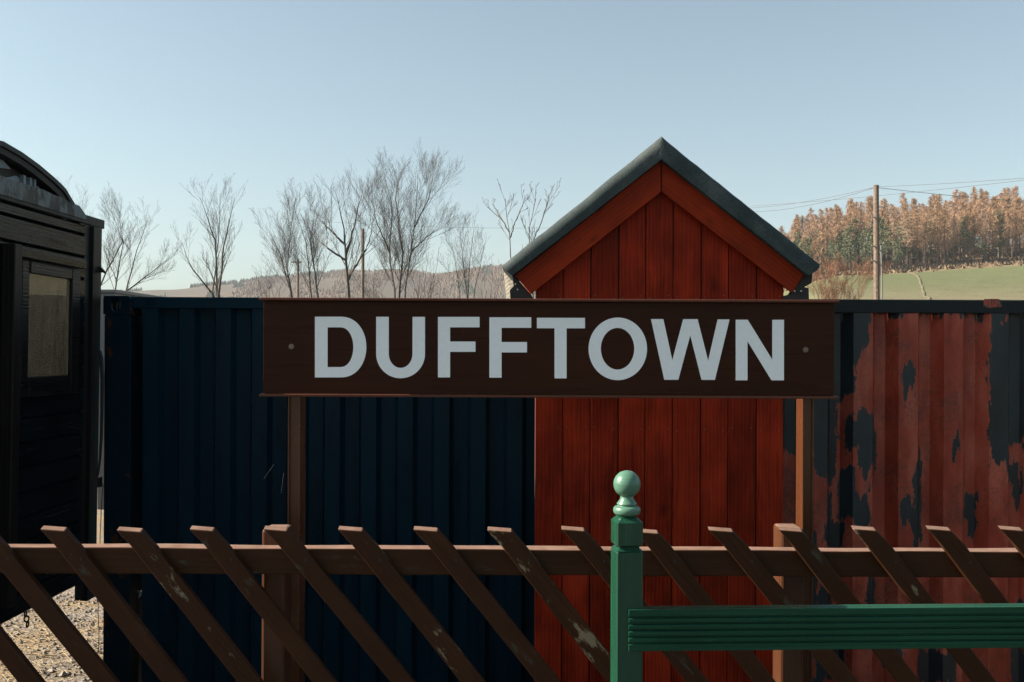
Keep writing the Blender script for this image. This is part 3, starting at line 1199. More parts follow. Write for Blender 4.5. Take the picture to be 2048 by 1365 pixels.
# --- red
rxa = bxb + 0.05
rxb = rxa + 6.058
red = empty("red_container", ((rxa + rxb) / 2, YC, zbot), "shipping container in red paint peeling to black behind the right end of the sign", "shipping container")
mb = MB()
mb.box(rxa + 0.162, rxb - 0.162, YC + 0.004, YC + 0.07, zt - 0.085, zt - 0.002)
mb.build("top_rail", M_rail, red, bevel=0.005)
x0, z1 = C(1967, 598)
x1, z0 = C(2003, 615)
mb = MB()
mb.prism([(x0, z0), (x0 + .03, z0 - .004), (x1, z0 + .003), (x1 + .002, z1 - .01), (x1 - .02, z1), (x0 + .004, z1 - .002)], YC + 0.0015, YC + 0.0035)
mb.build("paint_patch", M_red, red)
mb = MB()
mb.box(rxa + 0.162, rxb - 0.162, YC + 0.004, YC + 0.07, zbot, zbot + 0.15)
mb.build("bottom_rail", M_rail, red, bevel=0.005)
for x0 in (rxa, rxb - 0.16):
    mb = MB()
    mb.box(x0, x0 + 0.16, YC, YC + 0.16, zbot, zt)
    mb.build("corner_post", M_rail, red, bevel=0.005)
BL = [(1500, 560, 1708, 760), (1560, 700, 1668, 900), (1632, 800, 1672, 925), (1655, 900, 1668, 965), (1711, 610, 1736, 655), (1711, 640, 1724, 700),
      (1711, 850, 1724, 900), (1729, 838, 1756, 935), (1811, 738, 1826, 775), (1906, 868, 1920, 908),
      (1984, 660, 2003, 850), (1988, 830, 2030, 925), (2006, 700, 2030, 900), (1984, 626, 2002, 680), (2034, 640, 2075, 830),
      (1690, 955, 1709, 1030), (1698, 850, 1706, 905), (1715, 1004, 1738, 1032), (1660, 990, 1668, 1075), (1672, 1062, 1688, 1085), (1838, 935, 1846, 1080), (1812, 1020, 1832, 1046),
      (1632, 1183, 1664, 1215), (1640, 1300, 1692, 1365), (1740, 1150, 1752, 1300), (1850, 1310, 1905, 1365), (1560, 1080, 1630, 1400), (1945, 1000, 1958, 1060), (2036, 940, 2050, 1010), (2090, 560, 2200, 900), (2250, 700, 2300, 1000), (2040, 1220, 2100, 1365), (1780, 1290, 1800, 1330),
      (1560, 604, 2300, 624), (1632, 604, 1710, 790), (1714, 612, 1730, 690), (1636, 790, 1674, 940), (1716, 832, 1758, 940), (1986, 640, 2028, 930), (2030, 620, 2060, 900), (1834, 925, 1850, 1090), (1806, 1010, 1834, 1056), (1688, 945, 1710, 1036), (1712, 992, 1740, 1042), (1650, 1058, 1692, 1090)]
BLm = []
for (a, b, c, d) in BL:
    x0, z1 = C(a, b)
    x1, z0 = C(c, d)
    BLm.append((x0, x1, z0, z1))


def peel_field(x, z):
    m = -9.0
    x, z = x + 0.022 * mnoise.noise(Vector((x * 7, z * 4, 2))), z + 0.10 * mnoise.noise(Vector((x * 22, z * 1.2, 5))) + 0.05 * mnoise.noise(Vector((x * 50, z * 2, 8)))
    for (x0, x1, z0, z1) in BLm:
        dx = max(x0 - x, x - x1)
        dz = max(z0 - z, z - z1) * 0.6
        if dx > 0 and dz > 0:
            d = math.hypot(dx, dz)
        else:
            d = max(dx, dz)
        m = max(m, (0.013 - d) / 0.045)
    return max(-0.86, min(0.9, m))


crg0 = C(1799, 800)[0]
ph = (rxa + 0.158 - crg0) % 0.2785
pan = corrugated(rxa + 0.158, rxb - 0.162, zbot + 0.14, zt - 0.084, YC + 0.014, 0.2785, 0.116, 0.034, 0.068, 0.066, ph, dx=0.017, dz=0.02, field=peel_field)
add_panel(pan, "side_panel", M_red, red)
mb = MB()
mb.box(rxa + 0.165, rxb - 0.165, YC + 0.0712, YBk, zt - 0.02, zt - 0.008)
mb.box(rxa + 0.01, rxb - 0.01, YBk, YBk + 0.01, zbot, zt - 0.008)
mb.build("roof", M_rail, red)
for x0 in (rxa + 0.012, rxb - 0.03):
    mb = MB()
    mb.box(x0, x0 + 0.018, YC + 0.171, YBk - .001, zbot, zt - 0.021)
    mb.build("end_wall", M_rail, red)

# --- pale container standing farther back, its edge in the gap
yb_ = 9.2
sb_ = FPX / yb_
xr, ztb = XZ(229, 586, sb_)
pale = empty("grey_container", (xr - 1.2, yb_, GZ), "pale grey steel container whose edge shows in the gap behind the blue one", "shipping container")
mb = MB()
xl = XZ(196.5, 700, sb_)[0] - 0.0
mb.box(xl - 0.01, xr, yb_, yb_ + 2.4, XZ(200, 1020, sb_)[1], ztb)
mb.build("wall", M_palebox, pale, bevel=0.01)
mb = MB()
mb.box(xl - 0.03, xr + 0.02, yb_ - 0.02, yb_ + 2.42, ztb + 0.001, ztb + 0.03)
mb.build("roof", M_palebox, pale, bevel=0.004)
for yy in (yb_ + 0.1, yb_ + 2.2):
    mb = MB()
    mb.box(xl + 0.02, xr - 0.02, yy, yy + 0.12, GZ - .02, XZ(200, 1020, sb_)[1])
    mb.build("skid", M_dark, pale)

# ------------------------------------------------------------------ brake van (left), end wall facing right
XV = -2.65


def V(px, py):
    """photo point on the van's end wall -> (depth, height)"""
    a, b = un(px, py)
    s = a / XV
    return FPX / s, -b / s


van = empty("goods_van", (XV, 5.03, -1.4), "black boarded railway van with an arched roof and a small window at far left", "railway van")
YV1, YV0 = 6.03, 3.96
VL = 5.4
# boards: chamfered horizontal planks
mb = MB()
zt_v = 0.7515
wz0, wz1, wy0, wy1 = -0.16, 0.42, 5.24, 5.72
p = 0.1312
top = 0.69 + p
k = 0
zz = top
while zz > -1.40:
    z1, z0 = min(zz, zt_v), max(zz - p, -1.40)
    mb.cur = k * 1.0 + 1
    c = 0.016
    segs = []
    zm = (z0 + z1) / 2
    if zm < wz1 and zm > wz0 - 0.02:
        segs = [(YV0, wy0 - 0.02), (wy1 + 0.02, YV1 - 0.08)]
    else:
        segs = [(YV0, YV1 - 0.08)]
    for (ya, yb2) in segs:
        b = len(mb.v)
        prof = [(XV - 0.03, z0 + .001), (XV - 0.004, z0 + .001), (XV, z0 + 0.005), (XV, z1 - c), (XV - 0.022, z1 - 0.001), (XV - 0.03, z1 - 0.001)]
        for yy in (ya, yb2):
            for (xx, z_) in prof:
                mb.v.append((xx, yy, z_))
        n = len(prof)
        mb.face([b + i for i in range(n)])
        mb.face([b + n + i for i in range(n)][::-1])
        for i in range(n):
            j = (i + 1) % n
            mb.face([b + i, b + n + i, b + n + j, b + j])
    zz -= p
    k += 1
mb.build("end_wall", M_van, van)
mb = MB()
mb.box(XV - VL, XV - 0.033, YV0, YV0 + 0.03, -1.40, 0.75)
mb.box(XV - VL, XV - 0.033, YV1 - 0.03, YV1, -1.40, 0.75)
mb.box(XV - VL, XV - VL + 0.03, YV0 + .031, YV1 - .031, -1.40, 0.75)
mb.box(XV - VL + .031, XV - 0.034, YV0 + .031, YV1 - .031, -1.40, -1.34)
mb.box(XV - VL + .031, XV - 0.034, YV0 + .031, YV1 - .031, 0.72, 0.75)
mb.build("body", M_van, van)
# corner post with a dark gap beside it
mb = MB()
mb.box(XV - 0.028, XV + 0.018, YV1 - 0.012, YV1 + 0.105, -1.52, 0.748)
mb.build("corner_post", M_van_v, van, bevel=0.003)
mb = MB()
mb.box(XV - 0.03, XV - 0.006, YV1 - 0.079, YV1 - 0.013, -1.50, 0.748)
mb.build("corner_strip", M_black, van)
# cornice ledge
mb = MB()
ya, za_ = V(0, 404)
mb.box(XV - 0.03, XV + 0.0075, YV0 - 0.05, YV1 + 0.165, 0.752, 0.806)
mb.build("cornice", M_van_v, van, bevel=0.004)
mb = MB()
n = 40
b = 0
for i in range(n + 1):
    yy = YV0 - 0.02 + (5.935 - YV0 + .02) * i / n
    j = 0.006 * mnoise.noise(Vector((yy * 9, 0, 0)))
    tz = 0.868 + j - (0.03 * max(0, (yy - 5.4) / .53))
    if i >= n - 1:
        tz -= 0.02 * (i - n + 2)
    xo = XV + 0.012 + 0.003 * mnoise.noise(Vector((yy * 14, 5, 0)))
    mb.v += [(xo, yy, 0.773), (xo, yy, tz), (XV - 0.05, yy, tz), (XV - 0.05, yy, 0.773)]
for i in range(n):
    for k in range(4):
        k2 = (k + 1) % 4
        mb.face([4 * i + k, 4 * i + k2, 4 * i + 4 + k2, 4 * i + 4 + k])
mb.face([0, 1, 2, 3])
mb.face([4 * n + 3, 4 * n + 2, 4 * n + 1, 4 * n])
mb.build("head_beam", M_flake, van, bevel=0.003)
# arched roof
arcp = [(5.03, 1.052), (5.22, 1.034), (5.40, 1.004), (5.57, 0.966), (5.68, 0.936), (5.72, 0.921), (5.80, 0.873), (5.88, 0.828), (5.955, 0.806)]
full = [(2 * 5.03 - y, z) for (y, z) in arcp[:0:-1]] + arcp
inner = []
for i, (y, z) in enumerate(full):
    y2, z2 = full[min(i + 1, len(full) - 1)]
    y1_, z1_ = full[max(i - 1, 0)]
    d = Vector((y2 - y1_, z2 - z1_)).normalized()
    inner.append((y + d.y * 0.028, z - d.x * 0.028))


def arch_strip(mb, O, I, x0, x1):
    n = len(O)
    b = len(mb.v)
    for x in (x0, x1):
        for L_ in (O, I):
            mb.v += [(x, y, z) for (y, z) in L_]
    for i in range(n - 1):
        mb.face([b + i, b + i + 1, b + n + i + 1, b + n + i])
        mb.face([b + 2 * n + i + 1, b + 2 * n + i, b + 3 * n + i, b + 3 * n + i + 1])
        mb.face([b + i + 1, b + i, b + 2 * n + i, b + 2 * n + i + 1])
        mb.face([b + n + i, b + n + i + 1, b + 3 * n + i + 1, b + 3 * n + i])
    for k in (0, n - 1):
        mb.face([b + k, b + n + k, b + 3 * n + k, b + 2 * n + k])


mb = MB()
arch_strip(mb, full, inner, XV - VL - 0.05, XV - 0.012)
mb.build("roof", M_roofing, van, bevel=0.002)
mb = MB()
I2 = [(5.03 + (y - 5.03) * 0.965, z - 0.035) for (y, z) in inner]
I1 = [(5.03 + (y - 5.03) * 0.998, z - 0.002) for (y, z) in inner]
arch_strip(mb, I1, I2, XV - 0.07, XV - 0.022)
mb.build("roof_rib", M_dark, van, bevel=0.002)
mb = MB()
mb.prism([(2 * 5.03 - 5.85, 0.81), (5.85, 0.81), (5.80, .85), (5.60, 0.93), (5.3, 0.985), (5.03, 1.0), (4.76, .985), (4.46, .93), (4.26, .85)], XV - 0.10, XV - 0.085, 'X')
mb.build("gable_panel", M_dark, van)
mb = MB()
pa = [V(0, 311), V(0, 333), V(44, 339), V(30, 322)]
pb = [V(20, 361), V(55, 352), V(64, 358), V(100, 375), V(99, 392)]
for q in (pa, pb):
    mb.prism(q, XV - 0.083, XV - 0.07, 'X')
for (px0, px1) in ((62, 67), (75, 79), (84, 87)):
    y0_, y1_ = V(px0, 370)[0], V(px1, 370)[0]
    mb.box(XV - 0.069, XV - 0.05, y0_, y1_, 0.86, 0.93)
mb.build("louvre", M_panel, van)
# window
mb = MB()
fy0, fy1, fz0, fz1 = 5.165, 5.815, -0.25, 0.465
gy0, gy1, gz0, gz1 = 5.238, 5.715, -0.145, 0.405
win = None
mb.box(XV + 0.002, XV + 0.026, fy0, gy0, fz0, fz1)
mb.box(XV + 0.002, XV + 0.035, gy1, fy1, fz0, fz1)
mb.box(XV + 0.002, XV + 0.033, gy0 + .0005, gy1 - .0005, gz1, fz1)
mb.box(XV + 0.002, XV + 0.033, gy0 + .0005, gy1 - .0005, fz0, gz0)
win = mb.build("window", M_vanframe, van, bevel=0.004)


def sub(ob, parent):
    """make a built object a sub-part, keeping its place"""
    ob.parent = parent
    ob.location = ob.location - parent.location
    return ob


mb = MB()
mb.box(XV + 0.012, XV + 0.016, gy0 + .001, gy1 - .001, gz0 + .001, gz1 - .001)
sub(mb.build("pane", M_pane, van), win)
mb = MB()
for i in range(6):
    mb.cur = i + 1.0
    ya = gy0 - 0.04 + i * 0.09
    mb.box(XV - 0.12, XV - 0.10, ya, ya + 0.086, gz0 - 0.05, gz1 + 0.05)
sub(mb.build("backboard", M_interior, van), win)
mb = MB()
rn = random.Random(2)
c0 = Vector((XV - 0.004, 5.31, -0.075))
for i in range(90):
    a = rn.uniform(0.2, 2.9)
    l = rn.uniform(0.03, 0.09) if i > 6 else rn.uniform(0.12, 0.2)
    p0 = c0 + Vector((rn.uniform(-.006, .006), rn.uniform(-0.05, 0.07), rn.uniform(-0.05, 0.02)))
    p1 = p0 + Vector((rn.uniform(-.008, .008), math.cos(a) * l, math.sin(a) * l * .7))
    pm = (p0 + p1) / 2 + Vector((0, rn.uniform(-.012, .012), rn.uniform(-.012, .012)))
    mb.tube([p0, pm, p1], 0.0007, 3, False)
sub(mb.build("straw_nest", M_grass, van), win)
mb = MB()
mb.box(XV + 0.002, XV + 0.05, 5.07, 5.86, 0.475, 0.525)
mb.build("drip_board", M_van, van, bevel=0.004)
mb = MB()
mb.box(XV + 0.002, XV + 0.07, 5.0, 5.075, -1.3, 0.535)
mb.build("door_post", M_van_v, van, bevel=0.004)
for zc in (0.375, -0.085):
    mb = MB()
    yc = 5.158
    mb.tube([(XV + 0.008, yc, zc - 0.03), (XV + 0.008, yc, zc + 0.03)], 0.006, 8)
    for dz in (-.03, 0.03):
        mb.tube([(XV + 0.008, yc, zc + dz - .008), (XV + 0.008, yc, zc + dz + .008)], 0.0085, 8)
    mb.build("hinge", M_zinc, van)
# lamp iron at the far corner, handrail hose, foot bracket
mb = MB()
y_, z_ = YV1 + 0.06, V(203, 545)[1]
mb.prism([(XV - 0.02, z_ + 0.03), (XV + 0.03, z_ + .028), (XV + 0.058, z_ + 0.0), (XV + 0.062, z_ - 0.022), (XV + 0.045, z_ - .008), (XV - 0.02, z_ - 0.012)], y_, y_ + 0.012)
mb.build("lamp_iron", M_iron, van, bevel=0.003)
mb = MB()
mb.box(XV - VL + 0.3, XV - 0.60, YV0 + 0.2, YV1 - 0.2, -1.62, -1.405)
mb.build("underframe", M_iron, van)
for xo in (XV - 1.35, XV - 4.1):
    for yy in (4.28, 5.72):
        mb = MB()
        prof = [(0.46, 0), (0.46, 0.02), (0.43, 0.025), (0.43, 0.12), (0.3, 0.12), (0.28, 0.07), (0.1, 0.07), (0.09, 0.14)]
        segs = 28
        b = len(mb.v)
        sg = 1 if yy < 5 else -1
        for (r, d) in [(0.0, 0.0)] + prof + [(0.0, 0.14)]:
            for k in range(segs):
                t = 2 * math.pi * k / segs
                mb.v.append((xo + max(r, .001) * math.cos(t), yy - sg * (d - 0.06), GZ + 0.47 + max(r, .001) * math.sin(t)))
        for i in range(len(prof) + 1):
            for k in range(segs):
                k2 = (k + 1) % segs
                mb.face([b + i * segs + k, b + i * segs + k2, b + (i + 1) * segs + k2, b + (i + 1) * segs + k])
        mb.build("wheel", M_iron, van, smooth=False)
for (px, py, nl) in ((66, 1224, 3), (14, 1246, 3)):
    y0_, z0_ = V(px, py)
    mb = MB()
    for k in range(nl):
        Mx = Matrix.Rotation(R(90 if k % 2 == 0 else 20), 4, 'Z') @ Matrix.Rotation(R(10 * k), 4, 'Y')
        mb.torus((XV - 0.02 + .004 * k, y0_ + .004 * k, z0_ - 0.010 - 0.030 * k), 0.0115, 0.0042, M=Mx)
    mb.tube([(XV - 0.02, y0_, z0_ + 0.15), (XV - 0.02, y0_, z0_ + 0.005)], 0.006, 6)
    mb.build("chain", M_iron, van)
van.rotation_euler = (0, R(0.75), 0)
van.location.x -= 0.02

# hose and cables
mb = MB()
pts = []
y0_, z0_ = V(163, 1200)
for i in range(13):
    t = i / 12
    a = R(200 + 150 * t)
    pts.append((XV + 0.09 + 0.14 * math.cos(a), 6.25 + 0.02 * i / 12, -1.50 + 0.10 * math.sin(a)))
mb.tube(pts, 0.009, 8)
tag(mb.build("hose", M_hose), "short white hose curling below the foot of the black van's corner", "hose")
mb = MB()
cx = C(204, 700)[0]
s1 = C(201, 705)
pts = [XZ(a, b, 330) for (a, b) in ((199, 702), (203, 716), (204.5, 760), (204, 820), (203, 870), (200, 920), (196, 948), (193, 955))]
mb.tube([(x, FPX / 330, z) for (x, z) in pts], [0.010, 0.011, 0.011, 0.010, 0.009, 0.007, 0.007, 0.006], 8)
pts = [XZ(a, b, 330) for (a, b) in ((199.5, 970), (196, 1010), (194.5, 1050), (193, 1075), (193, 1110), (190, 1180), (189, 1230), (191, 1270), (190, 1300), (188, 1325))]
mb.tube([(x, FPX / 330 + 0.05, z) for (x, z) in pts], 0.0024, 6)
x, z = XZ(200, 968, 330)
mb.box(x - 0.012, x + 0.006, FPX / 330 - .01, FPX / 330 + .02, z - 0.02, z + 0.04)
tag(mb.build("cable", M_black), "black cable hanging in the narrow gap beside the blue container's corner", "cable")

# ------------------------------------------------------------------ green railing
SG = 707.0
YG = FPX / SG
gx, gz = XZ(1257.5, 1100, SG)
green = empty("green_railing", (gx, YG, PZ), "green painted railing with a ball topped post and grooved top rail in front", "railing")
hw = 0.0388


def zg(py):
    return XZ(1257, py, SG)[1]


mb = MB()
yc = YG + hw
mb.box(-hw, hw, -hw, hw, PZ - 0.05 - PZ, zg(1103.5) - PZ)
o = mb.build("post", M_green_v, green, bevel=0.0045, segs=1)
o.location = (0, hw, 0)
o.rotation_euler = (0, 0, R(5))
mb = MB()
# square block above a V groove, with a sloped top
nk = hw - 0.0085


def frust(mb, z0, h0, z1, h1):
    b = len(mb.v)
    for (z, h) in ((z0, h0), (z1, h1)):
        mb.v += [(-h, -h, z), (h, -h, z), (h, h, z), (-h, h, z)]
    for q in ((0, 1, 5, 4), (1, 2, 6, 5), (2, 3, 7, 6), (3, 0, 4, 7), (4, 5, 6, 7), (3, 2, 1, 0)):
        mb.face([b + i for i in q])


prof = [(zg(1103.5), nk + .0085), (zg(1098.0), nk), (zg(1097.0), nk), (zg(1092.0), hw), (zg(1047), hw), (zg(1035), hw - 0.016)]
b = len(mb.v)
for (z, h) in prof:
    c = 0.005
    mb.v += [(-h + c, -h, z - PZ), (h - c, -h, z - PZ), (h, -h + c, z - PZ), (h, h - c, z - PZ), (h - c, h, z - PZ), (-h + c, h, z - PZ), (-h, h - c, z - PZ), (-h, -h + c, z - PZ)]
for i in range(len(prof) - 1):
    for k in range(8):
        k2 = (k + 1) % 8
        mb.face([b + 8 * i + k, b + 8 * i + k2, b + 8 * i + 8 + k2, b + 8 * i + 8 + k])
mb.face([b + k for k in range(8)][::-1])
e = b + 8 * (len(prof) - 1)
mb.face([e + k for k in range(8)])
o = mb.build("post_cap", M_green_v, green)
o.location = (0, hw, 0)
o.rotation_euler = (0, 0, R(5))
mb = MB()
cb, Rb = zg(972.0), 27.6 / SG
pr = []
for (py, r) in ((1035.5, 20), (1032.5, 25), (1029, 27.3), (1024.5, 28), (1020, 27.2), (1017.2, 24.6), (1016, 20.5), (1014.8, 18.6), (1013.6, 18.6), (1012.8, 20.6), (1011, 20.5), (1008, 18.0), (1004, 15.2), (1000.5, 13.7), (998, 13.4)):
    pr.append((r / SG, zg(py) - PZ))
for i in range(15):
    a = R(-62 + (152 * i / 14))
    pr.append((max(Rb * math.cos(a), 0.0004), cb + Rb * math.sin(a) - PZ))
mb.lathe(pr, 0, 0, 40)


def m_finial():
    t = NT("weathered green finial paint")
    v = t.obj(False)
    st = t.noise(t.mapping(v, (2, 2, 70)), 3.0, 4, 0.6)
    chip = t.noise(v, 26, 6, 0.7)
    base = t.ramp(st, [(0.3, (0.065, 0.155, 0.105)), (0.7, (0.095, 0.20, 0.14))])
    sep = t.n("SeparateXYZ")
    t.link(v, sep.inputs[0])
    hi = t.math('MULTIPLY', t.math('SUBTRACT', sep.outputs[2], cb - PZ), 4.0)
    side = t.math('MULTIPLY', sep.outputs[0], 2.0)
    cm = t.ramp(t.math('ADD', t.math('ADD', chip, hi), side), [(0.73, 0.0), (0.75, 1.0)])
    col = t.mix(cm, base, (0.55, 0.46, 0.42))
    return t.out(col, 0.30, t.bump(st, 0.35, 0.003), 0.5)


o = mb.build("finial", m_finial(), green, smooth=True)
o.location = (0, hw, 0)
# grooved rail lapped over the face of the post
x_l = XZ(1256.5, 1250, SG)[0] - gx
zt_, zb_ = zg(1218.5), zg(1302)
pf = [(0.034, zb_)]
pf += [(-0.008, zb_)]
for py in (1286, 1273.5, 1260.2, 1247.2, 1234.6):
    z = zg(py)
    pf += [(-0.008, z - 0.0034), (0.0005, z - 0.0022), (0.0005, z + 0.0022), (-0.008, z + 0.0034)]
pf += [(-0.008, zt_), (0.034, zt_)]
mb = MB()
x_r = 2.10
mb.prism([(y, z - PZ) for (y, z) in pf], x_l, x_r, 'X')
mb.build("rail", M_green, green, bevel=0.0016, segs=2).location = (0, 0, 0)
mb = MB()
mb.box(x_r - 0.09, x_r - 0.09 + 2 * hw, 0.0345, 0.0345 + 2 * hw, -0.05, zg(1050) - PZ)
mb.build("post", M_green_v, green, bevel=0.0045, segs=1).location = (0, 0, 0)
green.rotation_euler = (0, 0, R(2.6))

# ------------------------------------------------------------------ bare winter trees
def pxpath(pts, y, jit=0.0, rnd=None):
    s = FPX / y
    out_ = []
    for (px, py) in pts:
        x, z = XZ(px, py, s)
        out_.append(Vector((x, y + (rnd.uniform(-jit, jit) if rnd else 0), z)))
    return out_


def resample(path, n):
    L = [0]
    for a, b in zip(path, path[1:]):
        L.append(L[-1] + (b - a).length)
    res = []
    for i in range(n + 1):
        d = L[-1] * i / n
        k = 0
        while k < len(L) - 2 and L[k + 1] < d:
            k += 1
        t = (d - L[k]) / max(1e-6, L[k + 1] - L[k])
        res.append(path[k].lerp(path[k + 1], t))
    return res, L[-1]


def bare_tree(name, label, stems, y, spread, density=1.0, seed=0, r0=0.105, up=0.75, mat_t=None, mat_b=None, fine=0.008, levels=3, lower=0.12, jit=1.2, groupname=None, zmin=None):
    rnd = random.Random(seed)
    tm, bm_ = MB(), MB()
    base = None
    s = FPX / y

    def grow(p, d, length, rad, lev):
        n = 5 if lev < 3 else 3
        pts = [p.copy()]
        dd = d.copy()
        for i in range(n):
            dd = (dd + Vector((rnd.gauss(0, .06), rnd.gauss(0, .06), rnd.gauss(0.075 * up, .05)))).normalized()
            pts.append(pts[-1] + dd * (length / n))
        rads = [max(fine * .5, rad * (1 - 0.85 * i / n)) for i in range(n + 1)]
        bm_.tube(pts, rads, 4 if lev == 1 else 3, False)
        if lev >= levels:
            return
        nk = int(density * (6.2 if lev == 1 else 4.8) * min(1.8, max(0.5, length / (2.0 if lev == 1 else 0.9))))
        for k in range(nk):
            t = 0.25 + 0.75 * (k + rnd.random()) / nk
            i = min(n - 1, int(t * n))
            q = pts[i].lerp(pts[i + 1], t * n - i)
            ax_ = (pts[i + 1] - pts[i]).normalized()
            side = Vector((rnd.gauss(0, 1), rnd.gauss(0, 1), rnd.gauss(0.25, .5)))
            side = (side - ax_ * side.dot(ax_))
            if side.length < .05:
                continue
            side.normalize()
            nd = (ax_ * 0.82 + side * 0.5 + Vector((0, 0, 0.12 * up))).normalized()
            grow(q, nd, length * rnd.uniform(0.32, 0.55) * (1.1 - 0.4 * t), rad * 0.45, lev + 1)

    hs_ = []
    allp = []
    for si_, st in enumerate(stems):
        path = pxpath(st, y, jit, rnd)
        if st[0][1] <= 570 and allp:
            path[0] = min(allp, key=lambda p: (p.x - path[0].x) ** 2 + (p.z - path[0].z) ** 2).copy()
            path[1].y = (path[0].y + path[1].y) / 2
        g = path[0].copy()
        if st[0][1] > 570:
            g.z = terrain(g.x, g.y) - 0.15
            path = [g] + path
        pts, L = resample(path, 16)
        pts = [p + Vector((rnd.gauss(0, .022), rnd.gauss(0, .022), 0)) if 0 < i < 16 else p for i, p in enumerate(pts)]
        rr0 = r0 * (0.75 + 0.5 * rnd.random()) if st[0][1] > 570 else r0 * .5
        rads = [max(fine, rr0 * (1 - i / 16.5) ** 0.85) for i in range(17)]
        tm.tube(pts, rads, 6)
        hs_.append(pts[0])
        for a_, b_ in zip(pts, pts[1:]):
            allp += [a_.lerp(b_, .25 * q) for q in range(4)]
        nb = int(20 * density * L / 9.0)
        for k in range(nb):
            t = lower + (1 - lower) * rnd.random() ** 0.85
            i = min(15, int(t * 16))
            q = pts[i].lerp(pts[i + 1], t * 16 - i)
            if q.z < (VY - (zmin or (585 if k % 4 else 605))) / s:
                continue
            ax_ = (pts[i + 1] - pts[i]).normalized()
            a = rnd.uniform(0, 2 * math.pi)
            side = Vector((math.cos(a), math.sin(a), 0))
            side = (side - ax_ * side.dot(ax_)).normalized()
            nd = (ax_ * 1.0 + side * (1.05 - up * .5) + Vector((0, 0, 0.15))).normalized()
            ln = (spread / s * (1.05 - 0.8 * t) * rnd.uniform(0.7, 1.15) + 0.7) * (0.6 + 0.4 * min(1, t / 0.3))
            grow(q, nd, ln, rads[i] * 0.36, 1)
    root = empty(name, (sum((p.x for p in hs_)) / len(hs_), y, min(p.z for p in hs_)), label, "tree", groupname)
    tm.build("trunk", mat_t or M_bark, root)
    bm_.build("crown", mat_b or M_twig, root)
    return root


G = "bare winter trees beyond the containers"
bare_tree("bare_tree", "bare tree with several leaning stems beside the black van's corner", [[(204, 588), (235, 480), (213, 414)], [(222, 588), (258, 490), (250, 420)], [(262, 588), (278, 508), (294, 442)], [(262, 588), (300, 550), (344, 517)]], 66, 95, 1.15, 1, up=0.85, groupname=G)
bare_tree("bare_tree", "bare fan shaped tree with two close trunks above the blue container", [[(424, 592), (420, 480), (412, 402)], [(427, 592), (438, 460), (441, 388)], [(446, 592), (456, 500), (480, 400)], [(424, 592), (392, 540), (356, 482)]], 62, 90, 1.0, 2, up=0.85, groupname=G)
bare_tree("bare_tree", "bushy bare tree with crooked stems left of the crossarm pole", [[(590, 592), (573, 540), (582, 475), (590, 396)], [(618, 592), (611, 490), (594, 425)], [(633, 592), (620, 485), (632, 414)], [(590, 592), (560, 505), (533, 455)]], 72, 105, 1.25, 3, up=0.8, groupname=G)
bare_tree("bare_tree", "bare tree with one stout trunk and wide branches left of the plain pole", [[(702, 592), (697, 511), (691, 462), (675, 385)], [(702, 515), (710, 448), (729, 385)], [(692, 492), (664, 462), (632, 433)], [(690, 527), (660, 500), (628, 474)], [(704, 560), (735, 490), (752, 430)]], 58, 100, 1.05, 4, r0=0.15, up=0.8, groupname=G)
bare_tree("birch_tree", "tallest bare birch with fine drooping twigs above the sign's left end", [[(790, 592), (776, 511), (782, 410), (762, 335)], [(795, 592), (804, 506), (790, 391), (796, 347)], [(809, 592), (825, 462), (836, 366), (834, 333)], [(822, 505), (850, 476), (882, 450)], [(776, 505), (752, 440), (742, 375)], [(826, 455), (856, 395), (868, 345)]], 74, 105, 1.3, 5, r0=0.12, up=0.8, fine=0.0075, groupname=G)
bare_tree("bare_tree", "low rounded bare tree on the hillside left of the hut roof", [[(935, 590), (938, 525), (948, 459)], [(918, 590), (907, 490)], [(948, 590), (968, 492)], [(935, 590), (925, 520), (922, 465)]], 76, 80, 1.1, 6, r0=0.09, up=0.85, groupname=G)
bare_tree("bare_tree", "sparse knobbly bare tree rising just behind the hut's left eaves", [[(1026, 592), (1019, 468), (1010, 396)], [(1020, 470), (998, 432), (984, 404)], [(1022, 480), (1035, 440), (1048, 408)], [(1066, 592), (1058, 470), (1064, 425), (1072, 392)], [(1072, 500), (1084, 440), (1098, 389)]], 48, 50, 0.8, 7, r0=0.075, up=0.7, fine=0.016, groupname=G)
bare_tree("bare_tree", "faint far bare tree showing past the black van's roof", [[(150, 592), (148, 480), (140, 380)], [(165, 592), (166, 480), (165, 400)]], 110, 75, 1.0, 8, r0=0.12, up=0.8, groupname=G)
SHR = "leafless bushes along the lineside"
for i, (px, top_, lab) in enumerate(((845, 498, "leafless bush at the right foot of the tall birch"), (978, 535, "leafless bush leaning at the hut roof's left corner"), (745, 540, "leafless bush between the plain pole and the birch"), (540, 548, "small leafless bush left of the crossarm pole"))):
    sts = [[(px + dx, 592), (px + dx * 2.2, (592 + top_) / 2), (px + dx * 3.0, top_ + abs(dx) * .5)] for dx in (-12, -4, 3, 11)]
    o = bare_tree("leafless_bush", lab, sts, 60 + 3 * i, 55, 0.8, 20 + i, r0=0.045, up=0.85, fine=0.0075, levels=3, groupname=SHR, zmin=640)
    o["category"] = "bush"
o = bare_tree("russet_bush", "russet twiggy bush on the field edge right of the hut", [[(1655 + d, 597), (1655 + d * 1.5, 560), (1655 + d * 1.9, 535 + abs(d) * .4)] for d in (-28, -8, 12, 32, 52)], 62, 48, 2.2, 31, r0=0.03, up=0.8, mat_b=M_twigred, fine=0.009, zmin=640)
o["category"] = "bush"

